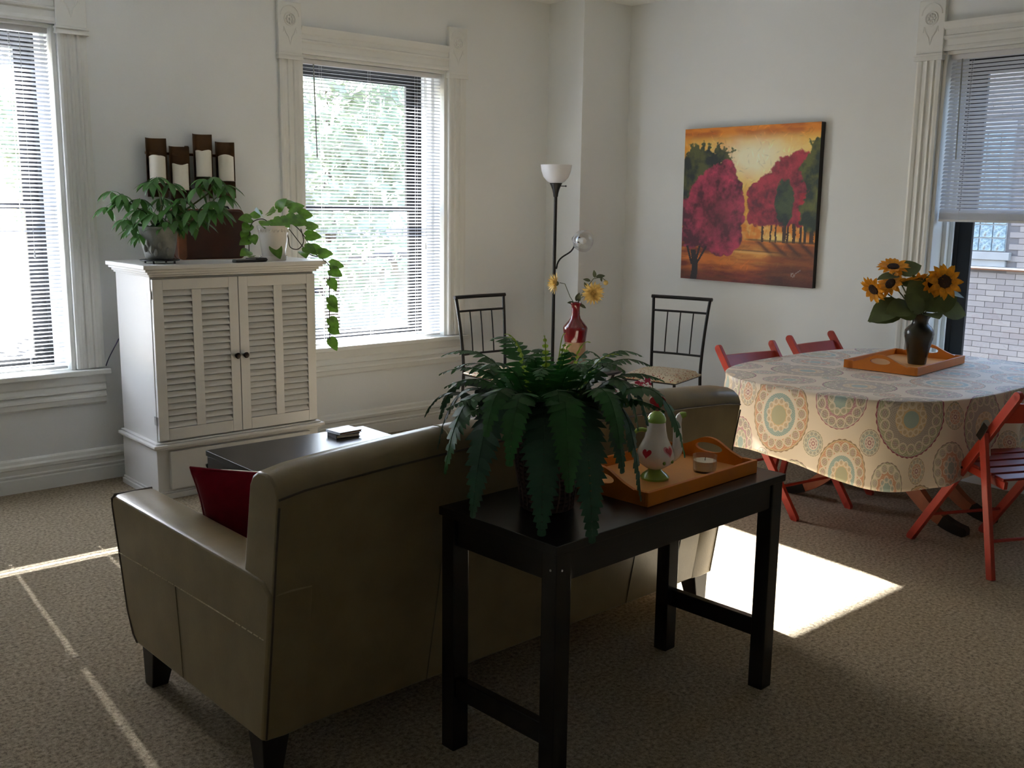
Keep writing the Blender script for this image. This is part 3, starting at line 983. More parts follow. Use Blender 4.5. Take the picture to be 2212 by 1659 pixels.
def teapot():
    t = thing('teapot', 'white and green ceramic teapot with red heart finial on the console tray', 'teapot', (2.305, 1.968, 0.7315), R(-40))
    obj('foot', MB().lathe([(0.001, 0), (0.043, 0), (0.044, 0.006), (0.036, 0.016), (0.022, 0.026), (0.018, 0.032)], n=32), M_teag, t, smooth=True)
    b = obj('body', MB().lathe([(0.018, 0.030), (0.030, 0.036), (0.050, 0.050), (0.058, 0.068), (0.056, 0.086), (0.046, 0.106), (0.035, 0.128), (0.030, 0.150), (0.027, 0.172), (0.027, 0.176)], n=36), M_teaw, t, smooth=True)
    obj('lid', MB().lathe([(0.0275, 0.176), (0.029, 0.179), (0.028, 0.188), (0.022, 0.200), (0.012, 0.208), (0.005, 0.211), (0.001, 0.212)], n=28), M_teag, t, smooth=True)
    hp = [(x, z + 0.236) for x, z in heart_poly(0.026)]
    m = MB().prism(hp, 1, -0.009, 0.009)
    m.tube([(0, 0, 0.208), (0, 0, 0.222)], 0.006, 8)
    fin = obj('heart_finial', m, M_tear, t, bevel=0.004, seg=3, smooth=True)
    fin.rotation_euler = (0, R(-14), R(-5))
    fin.location = (0.056, 0, 0.003)
    fin.location = (0.0, 0, 0)
    fin.rotation_euler = (0, 0, R(-5))
    sp = bez((0.044, 0, 0.070), (0.085, 0, 0.075), (0.055, 0, 0.150), 12, (0.066, 0, 0.185))
    sp += bez((0.066, 0, 0.185), (0.068, 0, 0.200), (0.088, 0, 0.200), 6)[1:]
    n = len(sp)
    obj('spout', MB().tube(sp, [0.020 - 0.010 * min(1, i / (n - 6)) + (0.0 if i < n - 3 else -0.0015 * (i - n + 3)) for i in range(n)], 14), M_teaw, t, smooth=True)
    obj('spout_tip', MB().tube(sp[-4:], [0.0102, 0.0104, 0.009, 0.0075], 14), M_teag, t, smooth=True)
    hd = bez((-0.030, 0, 0.150), (-0.085, 0, 0.170), (-0.090, 0, 0.075), 14, (-0.054, 0, 0.066))
    obj('handle', MB().tube(hd, [0.0065] * 15, 10), M_teag, t, smooth=True)
    # painted hearts on the body: thin raised decals
    for ang, zz, s, mm in ((-50, 0.094, 0.020, M_teap), (-50, 0.094, 0.014, M_tear), (-128, 0.088, 0.016, M_tear), (60, 0.080, 0.016, M_teap)):
        vs = []
        for x, z in heart_poly(s):
            z2 = zz + z
            rr = float(np.interp(z2, [0.050, 0.068, 0.086, 0.106, 0.128], [0.050, 0.058, 0.056, 0.046, 0.035]))
            a = R(ang) + x / rr
            off = 0.0016 if mm is M_tear else 0.0010
            vs.append(((rr + off) * math.cos(a), (rr + off) * math.sin(a), z2))
        c = ((0.0505 + 0.002) * math.cos(R(ang)), (0.0505 + 0.002) * math.sin(R(ang)), zz)
        rr = float(np.interp(zz, [0.050, 0.068, 0.086, 0.106, 0.128], [0.050, 0.058, 0.056, 0.046, 0.035])) + 0.0022
        vs.append((rr * math.cos(R(ang)), rr * math.sin(R(ang)), zz))
        k = len(vs) - 1
        obj('painted_heart', MB().add(vs, [(i, (i + 1) % k, k) for i in range(k)]), mm, b, smooth=True)
    for a in range(5):
        an = R(-70 + a * 38)
        obj('painted_leaf', MB().sphere((0.0545 * math.cos(an), 0.0545 * math.sin(an), 0.060), 0.010, 10, 6, (0.5, 0.9, 0.6)), M_teag, b, smooth=True)
teapot()

t = thing('candle_jar', 'small clear glass jar with white candle wax on the console tray', 'candle', (2.492, 1.925, 0.7315))
obj('glass_cup', MB().lathe([(0.001, 0), (0.034, 0), (0.036, 0.004), (0.038, 0.050), (0.0385, 0.052), (0.0365, 0.051), (0.0345, 0.006), (0.001, 0.005)], n=32, caps=False), M_jar, t, smooth=True)
obj('wax', MB().lathe([(0.001, 0.0065), (0.0335, 0.0065), (0.0352, 0.036), (0.030, 0.0355), (0.001, 0.035)], n=28), M_wax, t, smooth=True)
obj('wick', MB().tube([(0, 0, 0.034), (0.001, 0, 0.040), (0.004, 0.001, 0.044)], 0.0012, 6), M_plastic, t)


# ------------------------------------------------------------------ fern
def frond_mesh(p0, p1, p2, width, pairs, young=False, comb=False):
    P = bez(p0, p1, p2, 40)
    m = MB()
    m.tube(P[::2], [0.0022 * (1 - 0.75 * i / 20) + 0.0004 for i in range(21)], 5)
    acc = [0.0]
    for j in range(40):
        acc.append(acc[-1] + (P[j + 1] - P[j]).length)
    for k in range(pairs):
        t = 0.14 + 0.85 * k / (pairs - 1)
        i = 0
        while i < 39 and acc[i + 1] < t * acc[-1]:
            i += 1
        f = (t * acc[-1] - acc[i]) / max(1e-6, acc[i + 1] - acc[i])
        c = P[i].lerp(P[i + 1], f)
        tg = (P[min(40, i + 2)] - P[max(0, i - 1)]).normalized()
        side = tg.cross(Vector((0, 0, 1)))
        if side.length < 0.15:
            ax = Vector((p2[0] - p0[0], p2[1] - p0[1], 0))
            if ax.length < 1e-3:
                ax = Vector((1, 0, 0))
            side = ax.normalized().cross(Vector((0, 0, 1)))
        side.normalize()
        nrm = side.cross(tg).normalized()
        env = min(1, (t - 0.02) / 0.22) * min(1, (1.04 - t) / 0.45) ** 0.75
        ln = width * (1.0 if young else 1.25 if comb else 1.12) * env * random.uniform(0.85, 1.08)
        wd = sum((P[j + 1] - P[j]).length for j in range(40)) * 0.85 / pairs * (0.6 if young else 0.86 if comb else 1.15)
        wd = max(wd, 0.006) * (0.78 + 0.22 * env)
        for s in (-1, 1):
            dr = (side * s * 0.93 + tg * 0.30 + nrm * random.uniform(-0.22, 0.10)).normalized()
            w2 = tg.cross(dr).cross(dr) * -1
            w2 = (tg - dr * tg.dot(dr)).normalized()
            dip = Vector((0, 0, -1)) * ln * 0.10 - nrm * ln * 0.06
            a = c
            vs = [a - w2 * wd * 0.45, a + dr * ln * 0.35 - w2 * wd * 0.62 + dip * 0.2, a + dr * ln * 0.72 - w2 * wd * 0.42 + dip * 0.6, a + dr * ln + w2 * wd * 0.15 + dip,
                  a + dr * ln * 0.72 + w2 * wd * 0.45 + dip * 0.6, a + dr * ln * 0.35 + w2 * wd * 0.62 + dip * 0.2, a + w2 * wd * 0.45]
            m.add(vs, [(0, 1, 5, 6), (1, 2, 4, 5), (2, 3, 4)])
    return m


def fern():
    base = Vector((1.872, 1.985, 0.7205))
    t = thing('potted_fern', 'large green fern in brown woven basket pot on the console table', 'plant', base)
    # basket: stacked woven coils
    bk = MB()
    prof = []
    z = 0.0
    for k in range(15):
        r = 0.070 + 0.024 * (k / 14)
        prof += [(r - 0.003, z), (r + 0.002, z + 0.003), (r + 0.002, z + 0.009), (r - 0.003, z + 0.012)]
        z += 0.0128
    prof += [(0.098, z), (0.100, z + 0.008), (0.094, z + 0.012), (0.086, z + 0.006), (0.084, z - 0.02)]
    bk.lathe([(0.001, 0)] + prof, n=40, caps=False)
    b = obj('basket', bk, M_wicker, t, smooth=True)
    for k in range(26):
        a = 2 * PI * k / 26
        obj('stake', MB().tube([((0.0725 + 0.026 * s) * math.cos(a + 0.05 * math.sin(9 * s + k)), (0.0725 + 0.026 * s) * math.sin(a + 0.05 * math.sin(9 * s + k)), 0.004 + 0.190 * s) for s in [i / 8 for i in range(9)]], 0.0028, 5), M_wicker, b, smooth=True)
    obj('soil', MB().lathe([(0.001, 0.176), (0.085, 0.174), (0.085, 0.165), (0.001, 0.165)], n=24), M_soil, t)
    crown = Vector((1.872, 1.985, 0.915))
    # tip, arch height above the crown, half width, pinna pairs, material
    F = [((1.690, 2.309, 0.946), 0.15, 0.030, 26, 2), ((1.661, 2.201, 1.087), 0.22, 0.048, 24, 0), ((1.584, 2.069, 1.020), 0.24, 0.045, 24, 0), ((1.580, 2.072, 0.849), 0.26, 0.056, 26, 0),
         ((1.660, 2.210, 0.876), 0.24, 0.034, 26, 2), ((1.573, 1.946, 0.760), 0.30, 0.058, 28, 2), ((1.577, 1.809, 0.925), 0.28, 0.050, 26, 0), ((1.639, 1.755, 0.748), 0.30, 0.060, 28, 2),
         ((1.748, 1.686, 0.724), 0.31, 0.060, 28, 2), ((1.689, 1.712, 0.860), 0.30, 0.055, 26, 0), ((1.973, 1.728, 0.780), 0.28, 0.036, 28, 2), ((2.057, 1.655, 0.902), 0.28, 0.052, 28, 0),
         ((2.096, 1.820, 1.118), 0.20, 0.050, 24, 0), ((2.207, 1.922, 1.026), 0.20, 0.038, 26, 0), ((2.001, 1.771, 0.960), 0.28, 0.050, 26, 0), ((1.897, 1.729, 0.870), 0.30, 0.052, 26, 2),
         ((1.894, 2.262, 1.156), 0.24, 0.046, 22, 0), ((1.790, 2.300, 1.080), 0.22, 0.044, 22, 0), ((2.124, 1.995, 1.100), 0.20, 0.046, 22, 0), ((1.817, 1.666, 0.960), 0.28, 0.052, 26, 0),
         ((1.566, 1.885, 0.986), 0.26, 0.050, 24, 0), ((1.700, 1.840, 1.120), 0.20, 0.046, 22, 0), ((1.800, 1.780, 1.130), 0.20, 0.046, 22, 0), ((1.960, 1.790, 1.120), 0.20, 0.046, 22, 0),
         ((1.650, 2.020, 1.120), 0.20, 0.046, 22, 0), ((2.050, 2.120, 1.060), 0.22, 0.046, 22, 0), ((1.960, 2.250, 1.000), 0.22, 0.044, 22, 2), ((1.760, 2.330, 0.930), 0.22, 0.044, 22, 2),
         ((2.000, 2.180, 1.120), 0.20, 0.040, 20, 0), ((1.740, 1.940, 1.140), 0.16, 0.044, 20, 0), ((1.980, 1.900, 1.140), 0.16, 0.044, 20, 0), ((1.860, 1.880, 1.150), 0.14, 0.044, 20, 0),
         ((2.140, 1.860, 0.940), 0.24, 0.042, 24, 2), ((2.020, 1.700, 1.020), 0.24, 0.046, 24, 0), ((1.620, 1.980, 0.900), 0.27, 0.050, 26, 2), ((1.700, 1.760, 0.980), 0.26, 0.050, 24, 0),
         ((1.640, 2.150, 1.060), 0.2, 0.050, 24, 0), ((2.130, 1.800, 1.075), 0.2, 0.050, 24, 0), ((2.150, 1.900, 1.130), 0.2, 0.046, 22, 0), ((1.700, 2.240, 1.130), 0.2, 0.046, 22, 0), ((2.060, 1.760, 1.010), 0.2, 0.050, 24, 0), ((1.600, 2.000, 1.010), 0.2, 0.050, 24, 0),
         ((1.827, 2.122, 1.193), 0.13, 0.020, 18, 1), ((1.800, 2.080, 1.190), 0.12, 0.022, 18, 1), ((1.909, 2.050, 1.190), 0.12, 0.020, 16, 1), ((1.904, 1.960, 1.205), 0.12, 0.020, 18, 1),
         ((1.920, 1.880, 1.190), 0.14, 0.026, 18, 1), ((1.870, 1.900, 1.185), 0.13, 0.022, 18, 1), ((2.020, 1.870, 1.150), 0.15, 0.030, 20, 1), ((1.960, 2.010, 1.170), 0.12, 0.020, 18, 1)]
    MM = (M_fern, M_fern2, M_fern3)
    for tip, arch, wdt, prs, mi in F:
        tip = Vector(tip)
        d = Vector((tip.x - crown.x, tip.y - crown.y, 0))
        dist = d.length
        u = d.normalized() if dist > 1e-3 else Vector((1, 0, 0))
        p0 = crown + u * min(0.035, dist * 0.3) + Vector((0, 0, -0.02))
        if mi == 1:
            ctrl = crown + d * 0.55
            ctrl.z = tip.z + 0.02
        elif tip.z > 0.99:           # upper fronds reach out almost level
            ctrl = crown + d * 0.42
            ctrl.z = tip.z + 0.085
        else:                        # outer fronds rise, arch over and hang
            ctrl = crown + d * 0.80
            ctrl.z = crown.z + arch + 0.06
        obj('frond', frond_mesh(p0, ctrl, tip, wdt, prs, mi == 1, tip.z > 0.99), MM[mi], t, world=True, fix=False)
fern()


# ------------------------------------------------------------------ leaves
def leaf_verts(L, W, fold=0.18, droop=0.15, heart=False, n=6):
    vs, fs = [], []
    for i in range(n + 1):
        t = i / n
        if heart:
            w = W * 0.5 * max(0.012, math.sin(PI * min(1, (0.02 + 0.98 * t) ** 0.60))) ** 0.75
            x = t * L
        else:
            w = W * 0.5 * math.sin(PI * min(1, t ** 0.85)) ** 0.8 if 0 < t < 1 else 0.0005
            x = t * L
        z = -droop * L * t * t
        hx = 0.13 * L * (1 - t) ** 3 if heart else 0.0
        vs += [(x - hx, -w, z + fold * w), (x, 0, z), (x - hx, w, z + fold * w)]
    for i in range(n):
        a = 3 * i
        fs += [(a, a + 1, a + 4, a + 3), (a + 1, a + 2, a + 5, a + 4)]
    return vs, fs


# ------------------------------------------------------------------ umbrella plant in grey pot on a low stand
def schefflera():
    base = Vector((2.085, 5.150, 1.226))
    st = thing('plant_stand', 'low round black metal stand under the grey plant pot', 'stand', base)
    obj('ring_top', MB().lathe([(0.001, 0.014), (0.098, 0.014), (0.100, 0.017), (0.098, 0.020), (0.001, 0.020)], n=36), M_iron, st, smooth=True)
    for k in range(4):
        a = R(45 + 90 * k)
        obj('foot', MB().lathe([(0.001, 0), (0.006, 0), (0.005, 0.014), (0.001, 0.014)], (0.078 * math.cos(a), 0.078 * math.sin(a), 0), 10), M_iron, st)
    t = thing('potted_umbrella_plant', 'leafy umbrella plant in grey stoneware pot on the armoire', 'plant', base + Vector((0, 0, 0.0205)))
    pb = t.location.copy()
    BASE[t.name] = pb
    pot = [(0.001, 0), (0.062, 0), (0.070, 0.010), (0.086, 0.08), (0.096, 0.150), (0.101, 0.158), (0.100, 0.168), (0.090, 0.168), (0.086, 0.150), (0.001, 0.146)]
    p = obj('pot', MB().lathe(pot, n=40), M_greypot, t, smooth=True)
    m = MB()
    for k in range(7):
        a = R(195 + 14 * k)
        m.sphere((0.082 * math.cos(a), 0.082 * math.sin(a), 0.060 + 0.025 * math.sin(k * 1.7)), 0.020, 10, 6, (0.6, 0.6, 1.1))
    obj('relief', m, M_greypot, p, smooth=True)
    obj('soil', MB().lathe([(0.001, 0.150), (0.086, 0.150)], n=20), M_soil, t)
    root = pb + Vector((0, 0, 0.150))
    # leaf centres (world) gathered on a few stems
    stems = [[(2.105, 5.215, 1.40), (2.13, 5.20, 1.52), (2.115, 5.215, 1.635)], [(2.10, 5.22, 1.40), (2.06, 5.25, 1.48), (1.985, 5.32, 1.545)],
             [(2.12, 5.20, 1.40), (2.22, 5.11, 1.50), (2.31, 5.03, 1.585), (2.335, 5.01, 1.645)], [(2.10, 5.21, 1.40), (2.03, 5.22, 1.42), (1.97, 5.24, 1.43)], [(2.12, 5.20, 1.40), (2.20, 5.10, 1.44), (2.28, 5.03, 1.45)]]
    for s in stems:
        obj('stem', MB().tube(s, [0.006, 0.005, 0.004, 0.003][:len(s)], 7), M_stem, t, world=True, smooth=True)
    tips = [((2.115, 5.215, 1.665), 0.085, (0, 0)), ((2.075, 5.19, 1.640), 0.08, (-.05, -.03)), ((2.165, 5.17, 1.635), 0.085, (.05, -.03)), ((1.935, 5.365, 1.590), 0.07, (-.04, .03)), ((1.910, 5.380, 1.510), 0.08, (-.05, .02)),
            ((1.960, 5.30, 1.575), 0.07, (-.02, -.03)), ((1.985, 5.32, 1.545), 0.085, (-.03, 0)), ((2.035, 5.25, 1.555), 0.085, (-.02, -.03)), ((2.02, 5.22, 1.500), 0.090, (-.03, -.04)), ((2.335, 5.01, 1.670), 0.085, (.02, 0)),
            ((2.29, 5.03, 1.660), 0.080, (-.04, -.02)), ((2.375, 4.98, 1.630), 0.085, (.05, -.02)), ((2.26, 5.05, 1.615), 0.085, (-.03, -.04)), ((2.36, 4.96, 1.580), 0.085, (.05, -.03)), ((2.205, 5.12, 1.560), 0.085, (0, -.04)),
            ((2.17, 5.13, 1.530), 0.09, (-.01, -.05)), ((2.12, 5.13, 1.500), 0.095, (0, -.05)), ((2.06, 5.14, 1.480), 0.095, (-.03, -.05)), ((2.22, 5.05, 1.500), 0.095, (.02, -.05)), ((2.28, 5.00, 1.510), 0.10, (.02, -.05)),
            ((2.33, 4.98, 1.510), 0.10, (.04, -.05)), ((2.30, 5.00, 1.545), 0.095, (.04, -.03)), ((2.16, 5.08, 1.450), 0.095, (0, -.05)), ((2.10, 5.09, 1.440), 0.090, (-.02, -.05)), ((2.24, 5.04, 1.450), 0.090, (.02, -.05)),
            ((1.985, 5.20, 1.430), 0.075, (-.03, -.04)), ((2.000, 5.17, 1.380), 0.075, (-.03, -.04)), ((1.96, 5.26, 1.450), 0.075, (-.04, -.02)), ((2.15, 5.24, 1.56), 0.08, (0, .04)), ((2.08, 5.28, 1.50), 0.085, (-.02, .05)), ((2.22, 5.17, 1.50), 0.085, (.03, .04)),
            ((1.97, 5.21, 1.40), 0.07, (-.04, -.03))]
    rr = random.Random(3)
    for c, ln, out in tips:
        c = Vector(c)
        m = MB()
        # nearest stem point for the petiole
        best = min((Vector(p) for s in stems for p in s), key=lambda q: (q - c).length)
        mid = (best + c) / 2 + Vector((0, 0, 0.015))
        m.tube([best, mid, c], [0.0022, 0.0018, 0.0016], 5)
        a0 = rr.uniform(0, 2 * PI)
        nl = rr.choice((6, 7, 7, 8))
        od = Vector((out[0], out[1], 0))
        for k in range(nl):
            a = a0 + 2 * PI * k / nl
            d = Vector((math.cos(a), math.sin(a), rr.uniform(-0.75, -0.15))) + od * 8
            l2 = ln * 1.2 * rr.uniform(0.78, 1.1)
            vs, fs = leaf_verts(l2, l2 * 0.34, 0.2, 0.35, n=5)
            m.add(vs, fs, frame(c + d.normalized() * 0.008, d))
        obj('leaf', m, M_schef, t, world=True, smooth=True, fix=False, angle=None)
schefflera()


# ------------------------------------------------------------------ suitcase leaning on the wall behind
def suitcase():
    t = thing('suitcase', 'old brown leather suitcase standing on the armoire between the plants', 'suitcase', (2.475, 5.43, 1.2265))
    K = dict(world=True)
    x0, x1, z0, z1, y0, y1 = 2.285, 2.672, 1.2265, 1.497, 5.375, 5.495
    def rr(xa, xb, za, zb, r, n=5):
        out = []
        for cx, cz, a0 in ((xb - r, zb - r, 0), (xa + r, zb - r, 90), (xa + r, za + r, 180), (xb - r, za + r, 270)):
            for k in range(n + 1):
                a = R(a0 + 90 * k / n)
                out.append((cx + r * math.cos(a), cz + r * math.sin(a)))
        return out
    obj('shell', MB().prism(rr(x0, x1, z0, z1, 0.030), 1, y0, y1), M_suit, t, bevel=0.010, seg=3, smooth=True, **K)
    for y in (y0 + 0.006, y1 - 0.006, (y0 + y1) / 2):
        ring = [(x, y, z) for x, z in rr(x0 - 0.001, x1 + 0.001, z0 + 0.002, z1 + 0.001, 0.030)]
        obj('edge_binding', MB().tube(ring + ring[:1], 0.0035, 6, False), M_suitedge, t, smooth=True, **K)
    for xa, xb in ((x0 - 0.0015, x0 + 0.040),):
        obj('corner_patch', MB().prism(rr(x0 - 0.002, x0 + 0.045, z0 + 0.001, z1 + 0.0015, 0.020), 1, y0 - 0.002, y0 + 0.004), M_suitedge, t, **K)
    h = [(2.545, 5.435, z1), (2.552, 5.435, z1 + 0.014), (2.575, 5.435, z1 + 0.017), (2.605, 5.435, z1 + 0.016), (2.615, 5.435, z1)]
    obj('handle', MB().tube(h, 0.006, 8), M_legdark, t, smooth=True, **K)
    for x in (2.40, 2.60):
        obj('latch', MB().bx(x - 0.012, x + 0.012, 5.425, 5.450, z1 - 0.002, z1 + 0.005), M_hinge, t, **K)
suitcase()


# ------------------------------------------------------------------ pothos in white pot trailing over the armoire's right edge
def pothos():
    base = Vector((2.725, 5.135, 1.2265))
    t = thing('potted_pothos', 'trailing pothos with heart shaped leaves in white glazed pot on the armoire', 'plant', base)
    obj('saucer', MB().lathe([(0.001, 0), (0.066, 0), (0.070, 0.004), (0.074, 0.026), (0.070, 0.026), (0.064, 0.008), (0.001, 0.007)], n=36), M_whitepot, t, smooth=True)
    p = obj('pot', MB().lathe([(0.001, 0.008), (0.056, 0.008), (0.062, 0.016), (0.076, 0.120), (0.080, 0.160), (0.086, 0.176), (0.087, 0.190), (0.078, 0.190), (0.074, 0.165), (0.001, 0.163)], n=40), M_whitepot, t, smooth=True)
    m = MB()
    for k in range(22):
        a = 2 * PI * k / 22
        m.tube([((0.082) * math.cos(a + s * 0.10), (0.082) * math.sin(a + s * 0.10), 0.172 - 0.016 * math.sin(PI * (s + 1) / 2)) for s in [-1 + i / 3 for i in range(7)]], 0.003, 5)
    obj('scalloped_rim', m, M_whitepot, p, smooth=True)
    top = base + Vector((0, 0, 0.185))
    V = [[top, (2.80, 5.13, 1.440), (2.85, 5.09, 1.405), (2.885, 5.06, 1.345), (2.915, 5.03, 1.27), (2.955, 5.00, 1.232), (2.984, 4.975, 1.19), (2.978, 4.97, 1.12), (2.975, 4.972, 1.02), (2.975, 4.974, 0.90), (2.975, 4.975, 0.77)],
         [top, (2.77, 5.11, 1.43), (2.79, 5.09, 1.36), (2.80, 5.085, 1.30), (2.835, 5.06, 1.288), (2.865, 5.05, 1.33), (2.855, 5.06, 1.40)],
         [top, (2.71, 5.13, 1.435), (2.70, 5.095, 1.38), (2.70, 5.09, 1.30), (2.695, 5.09, 1.262)],
         [top, (2.70, 5.20, 1.45), (2.655, 5.24, 1.43), (2.635, 5.24, 1.36), (2.62, 5.22, 1.29), (2.60, 5.17, 1.246)],
         [top, (2.80, 5.16, 1.43), (2.87, 5.10, 1.32), (2.90, 5.06, 1.262), (2.935, 5.02, 1.245)]]
    for v in V:
        pts = [Vector(q) for q in v]
        sm = []
        for i in range(len(pts) - 1):
            a, b, c, d = pts[max(0, i - 1)], pts[i], pts[i + 1], pts[min(len(pts) - 1, i + 2)]
            for k in range(5):
                u = k / 5
                sm.append(0.5 * ((2 * b) + (c - a) * u + (2 * a - 5 * b + 4 * c - d) * u * u + (-a + 3 * b - 3 * c + d) * u ** 3))
        sm.append(pts[-1])
        obj('vine', MB().tube(sm, 0.0028, 6), M_vine, t, world=True, smooth=True)
    rr = random.Random(11)
    # (position, outward direction, size)
    lv = [((2.66, 5.26, 1.45), (-1, -.2, .1), .055), ((2.70, 5.22, 1.475), (-.5, -.6, .3), .06), ((2.735, 5.20, 1.49), (-.2, -.8, .2), .058), ((2.775, 5.17, 1.505), (.1, -.6, .6), .058), ((2.82, 5.12, 1.505), (.6, -.5, .3), .060), ((2.86, 5.09, 1.48), (.9, -.4, 0), .058),
          ((2.80, 5.14, 1.53), (.8, .1, .3), .06), ((2.645, 5.26, 1.42), (-.7, -.6, -.5), .055), ((2.63, 5.27, 1.38), (-.5, -.6, -.8), .05), ((2.69, 5.15, 1.44), (-.5, -.8, -.2), .062), ((2.72, 5.12, 1.45), (0, -1, -.5), .062), ((2.755, 5.11, 1.455), (.1, -1, -.4), .062),
          ((2.79, 5.10, 1.46), (.3, -1, -.2), .062), ((2.83, 5.09, 1.45), (.5, -.9, -.2), .060), ((2.885, 5.06, 1.36), (.9, -.5, .1), .062), ((2.89, 5.06, 1.41), (1, -.2, .2), .055), ((2.87, 5.05, 1.30), (.4, -.9, -.3), .055), ((2.90, 5.04, 1.29), (.9, -.5, -.1), .058), ((2.86, 5.05, 1.275), (-.3, -.9, -.2), .055),
          ((2.70, 5.085, 1.315), (.2, -.6, -.9), .060), ((2.61, 5.20, 1.275), (-.8, -.5, -.1), .055), ((2.63, 5.24, 1.335), (-.9, -.4, -.2), .05), ((2.60, 5.165, 1.252), (-.4, -.9, .1), .048), ((2.65, 5.24, 1.36), (-.2, -1, -.6), .05),
          ((2.985, 4.972, 1.205), (.9, -.4, 0), .058), ((2.984, 4.972, 1.175), (.5, -.9, -.4), .055), ((2.980, 4.97, 1.12), (.3, -.7, -.9), .052), ((2.976, 4.972, 1.02), (.4, -.6, -.8), .055), ((2.976, 4.972, 0.985), (.6, -.5, -.8), .050), ((2.976, 4.973, 0.90), (.4, -.7, -.7), .055), ((2.976, 4.973, 0.85), (.7, -.6, -.6), .048), ((2.976, 4.974, 0.785), (.4, -.6, -.9), .055),
          ((2.94, 5.015, 1.262), (.7, -.7, .1), .055), ((2.77, 5.22, 1.48), (.2, .9, .2), .055), ((2.71, 5.25, 1.47), (-.5, .8, .2), .055)]
    for p, d, s in lv:
        vs, fs = leaf_verts(s * 1.4, s * 1.2, 0.12, 0.25, heart=True, n=7)
        m = MB().add(vs, fs, frame(p, d, (rr.uniform(-.35, .35) - 0.55, -0.8 + rr.uniform(-.3, .3), 0.55)))
        obj('leaf', m, M_pothos, t, world=True, smooth=True, fix=False, angle=None)
pothos()

t = thing('remote_control', 'black and grey remote control lying left on the armoire top', 'remote', (2.500, 5.035, 1.2265), R(8), 'remotes on the armoire')
obj('housing', MB().bx(-0.065, 0.065, -0.022, 0.022, 0, 0.014), M_plastic, t, bevel=0.004)
obj('face_plate', MB().bx(-0.058, 0.058, -0.018, 0.018, 0.014, 0.017), M_grey, t, bevel=0.001)
t = thing('remote_control', 'rounded black remote lying closer to the white plant pot', 'remote', (2.580, 5.060, 1.2265), R(-24), 'remotes on the armoire')
obj('housing', MB().lathe([(0.001, 0), (0.036, 0), (0.041, 0.010), (0.036, 0.020), (0.001, 0.024)], n=24, mtx=Matrix.Scale(1.5, 4, (1, 0, 0))), M_plastic, t, smooth=True)
for i in range(6):
    obj('button', MB().lathe([(0.001, 0.022), (0.004, 0.0225), (0.004, 0.0245), (0.001, 0.025)], (-0.02 + 0.02 * (i % 3), -0.008 + 0.016 * (i // 3), 0), 8), M_grey, t)

pts = bez((1.955, 5.648, 0.640), (1.965, 5.62, 0.70), (1.975, 5.57, 0.74), 10, (1.992, 5.535, 0.80))
tag(obj('cable', MB().tube(pts, 0.003, 6), mat('blue_grey_cable', (60, 60, 92), 0.6), smooth=True), 'thin dark cable running from the window sill behind the armoire', 'cable')


# ------------------------------------------------------------------ wall sconce and its four candles
def sconce():
    t = thing('wall_sconce', 'bronze metal wall sconce with four curved candle holders', 'sconce', (2.476, YA, 1.53))
    H = [(2.215, 2.333, 1.564, 1.882, 1.640, 1.785), (2.345, 2.463, 1.527, 1.843, 1.604, 1.745), (2.485, 2.601, 1.601, 1.917, 1.680, 1.824), (2.618, 2.737, 1.563, 1.880, 1.660, 1.803)]
    for z in (1.60, 1.795):
        obj('cross_bar', MB().bx(2.23, 2.72, 5.635, 5.645, z, z + 0.014), M_bronze, t, world=True)
    for x in (2.34, 2.474, 2.61):
        obj('upright', MB().bx(x - 0.008, x + 0.008, 5.645, 5.6645, 1.56, 1.85), M_bronze, t, world=True)
    words = ('leftmost', 'second from left and lowest', 'third from left and highest', 'rightmost')
    for i, (a, b, z0, z1, c0, c1) in enumerate(H):
        cx, hw = (a + b) / 2, (b - a) / 2
        # concave plate: arc opening to the room
        n = 14
        ro, ri = [], []
        for k in range(n + 1):
            u = -1 + 2 * k / n
            ro.append((cx + hw * u, 5.645 - 0.050 * (u * u)))
            ri.append((cx + (hw - 0.002) * u, 5.643 - 0.050 * (u * u)))
        poly = ro + ri[::-1]
        h = obj('holder', MB().prism(poly, 2, z0, z1), M_bronze, t, smooth=True, world=True, angle=30)
        obj('shelf', MB().lathe([(0.001, 0), (0.050, 0), (0.050, 0.003), (0.001, 0.003)], (cx, 5.588, c0 - 0.0035), 24), M_bronze, h, world=True)
        rnd = random.Random(i)
        r = 0.0435
        rings = []
        nn = 24
        for (rr_, zz, wav) in ((r, c0, 0), (r, c1 - 0.012, 0), (r, c1 - 0.002, 1), (r - 0.004, c1, 1), (r - 0.012, c1 - 0.010, 0), (0.001, c1 - 0.014, 0)):
            rings.append([(cx + rr_ * math.cos(2 * PI * k / nn), 5.588 + rr_ * math.sin(2 * PI * k / nn), zz + wav * 0.005 * math.sin(2 * PI * k / nn * 2 + i * 1.9)) for k in range(nn)])
        can = thing('pillar_candle', 'ivory pillar candle in the %s sconce holder' % words[i], 'candle', (cx, 5.588, c0), group='ivory candles in the wall sconce')
        obj('wax_body', MB().loft(rings), M_wax, can, smooth=True, world=True)
        obj('wick', MB().tube([(cx, 5.588, c1 - 0.014), (cx + 0.001, 5.588, c1 - 0.002)], 0.001, 5), M_plastic, can, world=True)
sconce()


